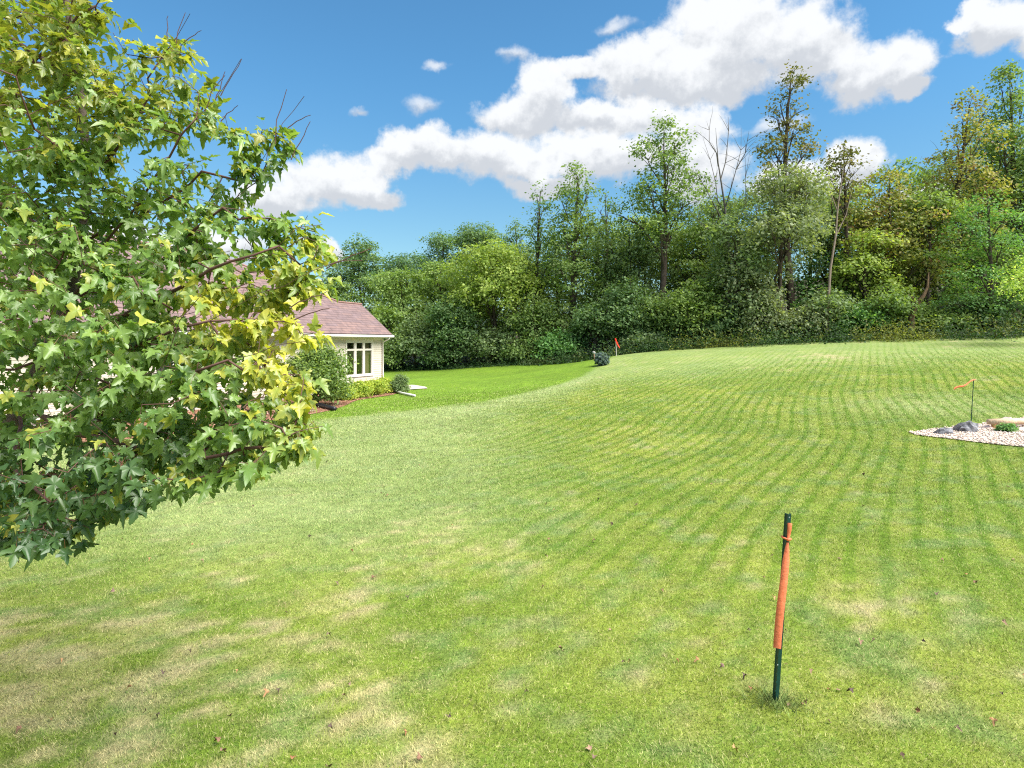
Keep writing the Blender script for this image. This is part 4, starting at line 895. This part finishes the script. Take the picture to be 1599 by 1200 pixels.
# ------------------------------------------------------------------ foreground maple
mr = np.random.default_rng(2024)
Yt = 4.4
trunk = [np.array([-4.40, Yt + .1, gz1(-4.4, Yt + .1) - .15]), np.array([-4.22, Yt + .05, .5]), np.array([-3.85, Yt, 1.3]), px(30, 640, Yt), px(70, 560, Yt), px(105, 475, Yt), px(128, 380, Yt), px(138, 270, Yt), px(125, 130, Yt), px(100, -20, Yt), px(70, -160, Yt), px(55, -260, Yt)]
trad = [.085, .07, .06, .048, .043, .038, .033, .028, .023, .018, .012, .006]
base = np.array([-4.40, Yt + .1, gz1(-4.4, Yt + .1)])
maple = empty('maple_tree', base, 'young maple with green and yellow leaves filling the left side', 'tree')
LIMBS = [[(105, 475, 4.4), (190, 350, 4.2), (265, 245, 4.0), (340, 155, 3.9), (371, 99, 3.85)], [(105, 475, 4.4), (230, 420, 4.0), (350, 330, 3.7), (430, 222, 3.6), (476, 150, 3.6)],
         [(70, 560, 4.4), (200, 490, 3.8), (330, 420, 3.4), (430, 385, 3.3), (503, 338, 3.3)], [(70, 560, 4.4), (230, 535, 3.5), (380, 470, 3.1), (470, 432, 3.0), (555, 398, 3.0)],
         [(30, 640, 4.4), (200, 600, 3.4), (350, 570, 3.0), (478, 530, 2.9)], [(30, 640, 4.4), (110, 668, 3.8), (220, 700, 3.35), (330, 708, 3.1), (420, 696, 3.0), (496, 660, 3.0)],
         [(30, 640, 4.4), (20, 740, 3.6), (80, 790, 3.2), (145, 830, 3.1)], [(138, 270, 4.4), (213, 200, 4.3), (233, 125, 4.2), (298, 22, 4.1)], [(128, 380, 4.4), (215, 330, 4.2), (320, 270, 4.1), (400, 285, 4.0)],
         [(70, 560, 4.4), (170, 600, 3.5), (250, 575, 2.95), (305, 462, 2.7)], [(125, 130, 4.4), (60, 90, 4.1), (110, 40, 4.0), (160, -10, 3.95)], [(138, 270, 4.4), (60, 200, 3.7), (20, 120, 3.5)],
         [(105, 475, 4.4), (200, 400, 5.0), (330, 330, 5.5)], [(70, 560, 4.4), (40, 520, 5.2), (60, 450, 5.9)], [(105, 475, 4.4), (40, 430, 3.5), (60, 380, 2.9), (120, 340, 2.75)],
         [(30, 640, 4.4), (-150, 560, 4.2), (-300, 480, 4.2)], [(128, 380, 4.4), (-60, 290, 4.2), (-240, 200, 4.2)], [(125, 130, 4.4), (-50, 20, 4.4), (-160, -90, 4.5)], [(70, 560, 4.4), (-120, 600, 3.6), (-260, 620, 3.3)], [(30, 640, 4.4), (40, 650, 5.2), (150, 620, 5.8)]]
nodes = []; par = []; 
def addn(p, q): nodes.append(np.array(p, float)); par.append(q); return len(nodes) - 1
last = -1; tid = []
fine_tr = []
for i in range(len(trunk)): last = addn(trunk[i], last); tid.append(last)
for lb_ in LIMBS:
    P_ = [px(*q) for q in lb_]; dd = [np.linalg.norm(np.array(nodes[i]) - P_[0]) for i in tid]; cur = tid[int(np.argmin(dd))]
    for a, b_ in zip(P_[:-1], P_[1:]):
        for s in (1 / 3, 2 / 3, 1.0): cur = addn(a * (1 - s) + b_ * s + mr.normal(size=3) * .015, cur)
n_limb = len(nodes)
POLY = np.array([(-40, -40), (130, -40), (150, 0), (172, 50), (178, 100), (200, 120), (215, 75), (290, 60), (300, 110), (340, 150), (372, 200), (368, 235), (400, 215), (440, 165), (472, 175), (462, 235), (440, 280), (405, 315), (400, 345), (450, 330), (496, 330), (505, 380), (518, 420), (488, 470),
                 (455, 478), (492, 520), (470, 545), (488, 605), (440, 625), (430, 645), (500, 655), (492, 690), (425, 712), (400, 735), (350, 752), (300, 745), (275, 775), (215, 770), (160, 800), (165, 845), (110, 850), (60, 838), (0, 830), (-40, 830)], float)
tips = []
while len(tips) < 1300:
    u, v = mr.uniform(-30, 520), mr.uniform(-30, 850)
    if not inside(POLY, np.array([u]), np.array([v]))[0]: continue
    if u < 300 and 590 < v < 735 and mr.random() > .75: continue
    if v < 330 and u > 190 and mr.random() > .58: continue
    if u < 170 and 735 < v and mr.random() > .85: continue
    if u > 330 and mr.random() > .8: continue
    e = np.clip((u - 60) / 440, 0, 1); lowv = np.clip((v - 250) / 450, 0, 1)
    Ya = 2.75 + 1.0 * (1 - lowv) + .1 * e; Yb = 5.6 - 2.2 * e + .2 * (1 - lowv) - .5 * lowv
    Y = mr.uniform(Ya, max(Yb, Ya + .4)); tips.append(px(u, v, Y))
for _ in range(70): tips.append(px(mr.uniform(70, 210), mr.uniform(20, 400), mr.uniform(3.75, 4.3)))
k_ = 0
while k_ < 380:
    q = unit(1, mr)[0] * (.5 + .5 * mr.random()) * np.array([2.0, 1.9, 2.5]) + np.array([-3.6, 4.5, 3.9])
    u, v = 800 + F * q[0] / q[1], HV - F * (q[2] - CAM_H) / q[1]
    if -20 < u < 1620 and -20 < v < 1220: continue
    if q[2] < 1.35: continue
    tips.append(q); k_ += 1
tips = np.array(tips)
tc0 = np.array([-3.2, 4.4, 3.2])
order = np.argsort(np.min(np.linalg.norm(tips[:, None] - np.array(nodes)[None], axis=2), axis=1))
depth_len = [0.0] * len(nodes)
tipnode = []
for i in order:
    Na = np.array(nodes); dist = np.linalg.norm(Na - tips[i], axis=1); cost = dist + .12 * np.array(depth_len) + .5 * np.maximum(0, Na[:, 2] - tips[i][2] - .02)
    cost[:3] += 5; j = int(np.argmin(cost)); ln = dist[j]; m_ = max(1, int(ln / .16)); cur = j; dl = depth_len[j]
    for s in range(1, m_ + 1):
        f = s / m_; p_ = Na[j] * (1 - f) + tips[i] * f + mr.normal(size=3) * .012 * (s < m_) + np.array([0, 0, .05 * ln * math.sin(f * math.pi)])
        cur = addn(p_, cur); dl += ln / m_; depth_len.append(dl)
    tipnode.append(cur)
Na = np.array(nodes); par = np.array(par); cntc = np.zeros(len(Na)); cntc[tipnode] = 1
for i in range(len(Na) - 1, -1, -1):
    if par[i] >= 0: cntc[par[i]] += cntc[i]
nr = np.clip(.0016 * np.maximum(cntc, .6) ** .45, .0016, .03)
for i, q in zip(tid, trad): nr[i] = q
tk = NP(); V, F_ = tube_np(local(np.array(trunk), base), np.array(trad), 12); tk.add(V, F_); tk.build('trunk', M_MBARK, maple, True)
# every branch from the trunk is a part of its own
chd = {}
for i in range(len(Na)):
    if par[i] >= 0: chd.setdefault(par[i], []).append(i)
starts = [(c, p_) for p_ in tid for c in chd.get(p_, []) if c not in tid]
for c, p_ in starts:
    bb_ = NP(); stack = [(c, p_)]
    while stack:
        a, b_ = stack.pop(); path = [b_, a]; cur = a
        while cur in chd:
            ks = sorted(chd[cur], key=lambda q_: -cntc[q_]); stack += [(q_, cur) for q_ in ks[1:]]; path.append(ks[0]); cur = ks[0]
        rr2 = nr[path].copy(); rr2[0] = min(rr2[0], rr2[1] * 1.15); V, F_ = tube_np(local(Na[path], base), rr2, 5); bb_.add(V, F_)
    bb_.build('branch', M_TWIG, maple, True)
# bare reddish twig ends
for a, b_, Y in (((345, 150), (378, 92), 3.85), ((335, 165), (352, 112), 3.85), ((320, 175), (352, 118), 3.9), ((430, 225), (448, 140), 3.6), ((450, 200), (486, 180), 3.6), ((275, 75), (290, 20), 4.1), ((262, 60), (263, 25), 4.1), ((285, 70), (315, 48), 4.1), ((455, 480), (512, 455), 2.95), ((460, 500), (515, 482), 2.95), ((510, 420), (580, 388), 3.0), ((35, 845), (30, 880), 3.1), ((455, 250), (485, 190), 3.6), ((345, 190), (372, 165), 3.85)):
    V, F_ = tube_np(local(limb(px(*a, Y), px(*b_, Y), mr, .06, 6), base), np.linspace(.0032, .0018, 6), 5); mesh_np('twig', V, F_, M_TWIG, maple, None, True)
# maple leaf outline, fanned from a point on the midrib
HALF = [(.0, .0), (.12, -.05), (.30, .0), (.24, .12), (.36, .24), (.52, .34), (.60, .56), (.44, .50), (.34, .56), (.19, .52), (.25, .70), (.16, .76), (.12, .92), (.0, 1.10)]
out = HALF + [(-a, b_) for a, b_ in HALF[-2:0:-1]]
LO = np.array([(0, .36)] + out); nL = len(LO)
LF = np.array([(0, i, i + 1 if i + 1 < nL else 1) for i in range(1, nL)])
edge = np.abs(LO[:, 0]) * 1.2 + .35 * np.maximum(0, LO[:, 1] - .4); edge[0] = 0; edge = np.clip(edge, 0, 1)
pet = np.array([(-.010, 0), (.010, 0), (.006, -.62), (-.006, -.62)]); nP = 4
def leaf_local(r, size):
    V = np.zeros((nL + nP, 3)); V[:nL, :2] = LO * (1 + .06 * r.normal(size=LO.shape)); V[nL:, :2] = pet
    fold, dr = .1 + .55 * r.random(), .1 + .6 * r.random(); V[:nL, 2] = fold * np.abs(V[:nL, 0]) - dr * V[:nL, 1] ** 2 + .07 * r.normal(size=nL) + .18 * r.normal() * V[:nL, 0] - dr * .6 * np.abs(V[:nL, 0]) ** 2; V[nL:, 2] = .06 * np.abs(pet[:, 1]) 
    return V * size
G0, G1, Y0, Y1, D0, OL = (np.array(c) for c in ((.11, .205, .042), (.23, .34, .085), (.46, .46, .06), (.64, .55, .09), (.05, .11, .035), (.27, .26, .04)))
leaf_rec = []
for tn in tipnode:
    p_ = Na[tn]; q = Na[par[tn]]; g_ = Na[par[par[tn]]] if par[par[tn]] >= 0 else q
    ax_ = nrm(p_ - q); nl = mr.integers(6, 10)
    for k in range(nl):
        f = k / nl; anchor = p_ * (1 - f) + (q if f < .5 else (q * .5 + g_ * .5)) * f + mr.normal(size=3) * .012
        out_ = nrm(anchor - tc0); side = nrm(np.cross(ax_, unit(1, mr)[0]))
        dirn = nrm(ax_ * (.6 if k == 0 else .25) + side * .75 + out_ * .45 + np.array([0, 0, -.45 - .4 * mr.random()]))
        up = nrm(np.array([0, 0, .9]) + out_ * .6 + unit(1, mr)[0] * .5)
        s = .030 + .058 * mr.random()
        leaf_rec.append((anchor, dirn, up, s))
LR = len(leaf_rec)
anch = np.array([l[0] for l in leaf_rec]); ud = 800 + F * anch[:, 0] / anch[:, 1]; vd = HV - F * (anch[:, 2] - CAM_H) / anch[:, 1]
# leaves on the outer right shoots and at the top have turned yellow
yl = .95 * np.exp(-((ud - 450) / 90) ** 2 - ((vd - 530) / 105) ** 2) + .85 * np.exp(-((ud - 315) / 60) ** 2 - ((vd - 470) / 50) ** 2) + .62 * smooth(-vd, -360, -60) + .3 * np.exp(-((ud - 480) / 70) ** 2 - ((vd - 380) / 80) ** 2) + .3 * np.exp(-((ud - 480) / 60) ** 2 - ((vd - 670) / 40) ** 2)
yl = np.clip(yl * (.35 + .9 * mr.random(LR)) + .5 * (mr.random(LR) < .08), 0, 1)
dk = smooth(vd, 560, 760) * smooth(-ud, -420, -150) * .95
def leaf_colour(y_, d_, r, olive):
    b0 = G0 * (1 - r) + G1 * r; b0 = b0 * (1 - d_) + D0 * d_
    if olive: yc, ye = OL, OL * 1.35
    else: yc, ye = Y0, Y1
    k1 = smooth(y_, .2, .9); cen = b0 * (1 - k1 * .8) + yc * k1 * .8; ed = b0 * (1 - smooth(y_, .08, .6)) + ye * smooth(y_, .08, .6)
    c = cen[None] * (1 - edge[:, None]) + ed[None] * edge[:, None]
    return np.concatenate([c, np.repeat(np.array([[.22, .09, .05]]), nP, 0)])
score = np.where((ud > 5) & (ud < 1590) & (vd > 5) & (vd < 1190), np.array([l[3] for l in leaf_rec]) / anch[:, 1], 0)
big = set(np.argsort(-score)[:300].tolist())
def frame(l):
    a, dn, up, s = l; yv = dn; zv = nrm(up - yv * (up @ yv)); xv = np.cross(yv, zv); return np.stack([xv, yv, zv], 1)
fol = NP(); LF2 = LF.copy(); PF = np.array([(nL, nL + 1, nL + 2), (nL, nL + 2, nL + 3)]); LFA = np.concatenate([LF2, PF]); variants = {}
for i, l in enumerate(leaf_rec):
    Rm = frame(l); a = l[0]; s = l[3]; r0 = mr.random(); ol = vd[i] < 330 and mr.random() < .8
    if i in big:
        key = (int(yl[i] * 4.99), int(dk[i] * 2.99), int(r0 * 2.99), bool(ol))
        if key not in variants:
            V = leaf_local(mr, 1.0); V[:, 1] += .62
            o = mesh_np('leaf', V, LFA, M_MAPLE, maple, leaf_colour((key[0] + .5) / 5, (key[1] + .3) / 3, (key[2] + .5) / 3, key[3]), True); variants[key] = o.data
        else: o = bpy.data.objects.new('leaf', variants[key]); COL.objects.link(o); o.parent = maple
        from mathutils import Matrix
        m4 = Matrix([[*(Rm[k] * s), a[k] - base[k]] for k in range(3)] + [[0, 0, 0, 1]]); o.matrix_local = m4
    else:
        V = leaf_local(mr, s); V[:, 1] += .62 * s; V = V @ Rm.T + a - base
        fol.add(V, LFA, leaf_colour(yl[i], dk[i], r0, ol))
fo = fol.build('foliage', M_MAPLE, maple, True); fo['kind'] = 'stuff'

# ------------------------------------------------------------------ grass blades
def blades(name, n, y0, y1, hgt, wdt, seed, powr, label):
    r = np.random.default_rng(seed); q = r.random(n)
    e = 2 - powr; y = (y0 ** e + q * (y1 ** e - y0 ** e)) ** (1 / e) if abs(e) > 1e-6 else y0 * (y1 / y0) ** q
    x = r.uniform(-1, 1, n) * (.86 * y + 1.9)
    keep = ~(inside(MULCH, x, y) | inside(GRAVEL, x, y)) & (r.random(n) > smooth(y, 17, 40)); x, y = x[keep], y[keep]; n = len(x)
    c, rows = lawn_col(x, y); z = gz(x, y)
    tuft = .6 + .8 * fbm(x, y, 4.0, 61, 3); h = hgt * (.55 + .75 * r.random(n)) * tuft * (1 + .025 * (y - 5)); w = wdt * (.7 + .6 * r.random(n)) * np.maximum(1, y / 6.5)
    a = r.uniform(0, 2 * math.pi, n); la = 2.6 * fbm(x, y, .9, 71, 2) * 3 + r.normal(size=n) * 1.7; ln = h * (.3 + .8 * r.random(n))
    B = np.stack([x, y, z], 1); Wv = np.stack([np.cos(a), np.sin(a), np.zeros(n)], 1) * (w / 2)[:, None]; Tp = B + np.stack([np.cos(la) * ln, np.sin(la) * ln, h], 1)
    V = np.stack([B - Wv, B + Wv, Tp], 1).reshape(-1, 3); V[:, 2] -= .004
    rnd = r.random(n)
    o = mesh_np(name, V, np.arange(3 * n).reshape(-1, 3), M_BLADE, None, np.repeat(c, 3, 0), False, {'rows': np.repeat(rows, 3), 'rnd': np.repeat(rnd, 3)})
    return tag(o, label, 'grass', None, 'stuff')
blades('grass', 1330000, 3.0, 42, .027, .0047, 91, 1.62, 'short mown grass of the wide lawn')
# long uncut tuft round the post
r_ = np.random.default_rng(92); n = 500; aa = r_.uniform(0, 6.28, n); rr3 = np.abs(r_.normal(size=n)) * .085 + .02; x = pb[0] + .03 + np.cos(aa) * rr3 * 1.4; y = pb[1] + np.sin(aa) * rr3; z = gz(x, y)
h = .07 * (.5 + r_.random(n)); la = r_.uniform(0, 6.28, n); ln = h * (.4 + .9 * r_.random(n)); B = np.stack([x, y, z], 1); wv = np.stack([np.cos(aa + 1.3), np.sin(aa + 1.3), 0 * aa], 1) * .003
V = np.stack([B - wv, B + wv, B + np.stack([np.cos(la) * ln, np.sin(la) * ln, h], 1)], 1).reshape(-1, 3)
tag(mesh_np('grass_tuft', V, np.arange(3 * n).reshape(-1, 3), M_BLADE, None, np.repeat(np.array([[.15, .21, .06]]) * (.6 + .8 * r_.random((n, 1))), 3, 0), False, {'rows': np.zeros(3 * n), 'rnd': np.repeat(r_.random(n) * .8, 3)}), 'longer uncut grass tuft round the foot of the closest post', 'grass', None, 'stuff')

# fallen leaves on the lawn
M_DRY = vcol_mat('dry_leaf', .8, .2, 0, 10, .3, 40)
dl = []
for i in range(8):
    V = leaf_local(mr, 1.0)[:nL] ; V[:, 2] += .5 * np.abs(V[:, 0]) * (mr.random() + .3) + .25 * np.sin(V[:, 1] * 4 + i); V[:, 1] -= .5; V[:, 2] -= V[:, 2].min()
    cl_ = np.array([(.17, .095, .06), (.24, .15, .10), (.12, .075, .055), (.30, .19, .13), (.25, .12, .06), (.10, .07, .055), (.22, .14, .11), (.34, .19, .09)][i])
    o = mesh_np('fallen_leaf', V, LF, M_DRY, None, cl_ * (1 + .15 * mr.normal(size=(nL, 1))), True); dl.append(o)
fl_pos = []
while len(fl_pos) < 120:
    Y = 3.9 * (16 / 3.9) ** (mr.random() ** 1.25); x = mr.uniform(-.85, .85) * Y
    if not inside(GRAVEL, np.array([x]), np.array([Y]))[0]: fl_pos.append((x, Y))
for (u, v) in ((1253, 1105), (1262, 1110), (1296, 1134), (1232, 1108), (1172, 1082), (1165, 1068), (543, 1080), (200, 1083), (655, 1190), (540, 1095), (1228, 990), (1310, 1085), (1295, 1085), (1326, 1092), (975, 1040), (985, 1043), (30, 1150), (350, 1185), (1410, 1190), (1105, 690)):
    p = ground_at(u, v); fl_pos.append((p[0], p[1]))
for i, (x, y) in enumerate(fl_pos):
    if i < len(dl): o = dl[i]
    else: o = dl[i % len(dl)].copy(); COL.objects.link(o)
    s = .022 + .024 * mr.random(); o.location = (x, y, gz1(x, y) + .012); o.rotation_euler = (mr.normal() * .3, mr.normal() * .3, mr.uniform(0, 6.28)); o.scale = (s, s, s)
    tag(o, 'small curled dry brown leaf lying on the mown lawn', 'fallen leaf', 'fallen leaves scattered on the lawn')

sc.cycles.use_denoising = False; sc.cycles.filter_width = 1.15
sc.cycles.max_bounces = 8; sc.cycles.diffuse_bounces = 5; sc.cycles.transmission_bounces = 4; sc.cycles.transparent_max_bounces = 6
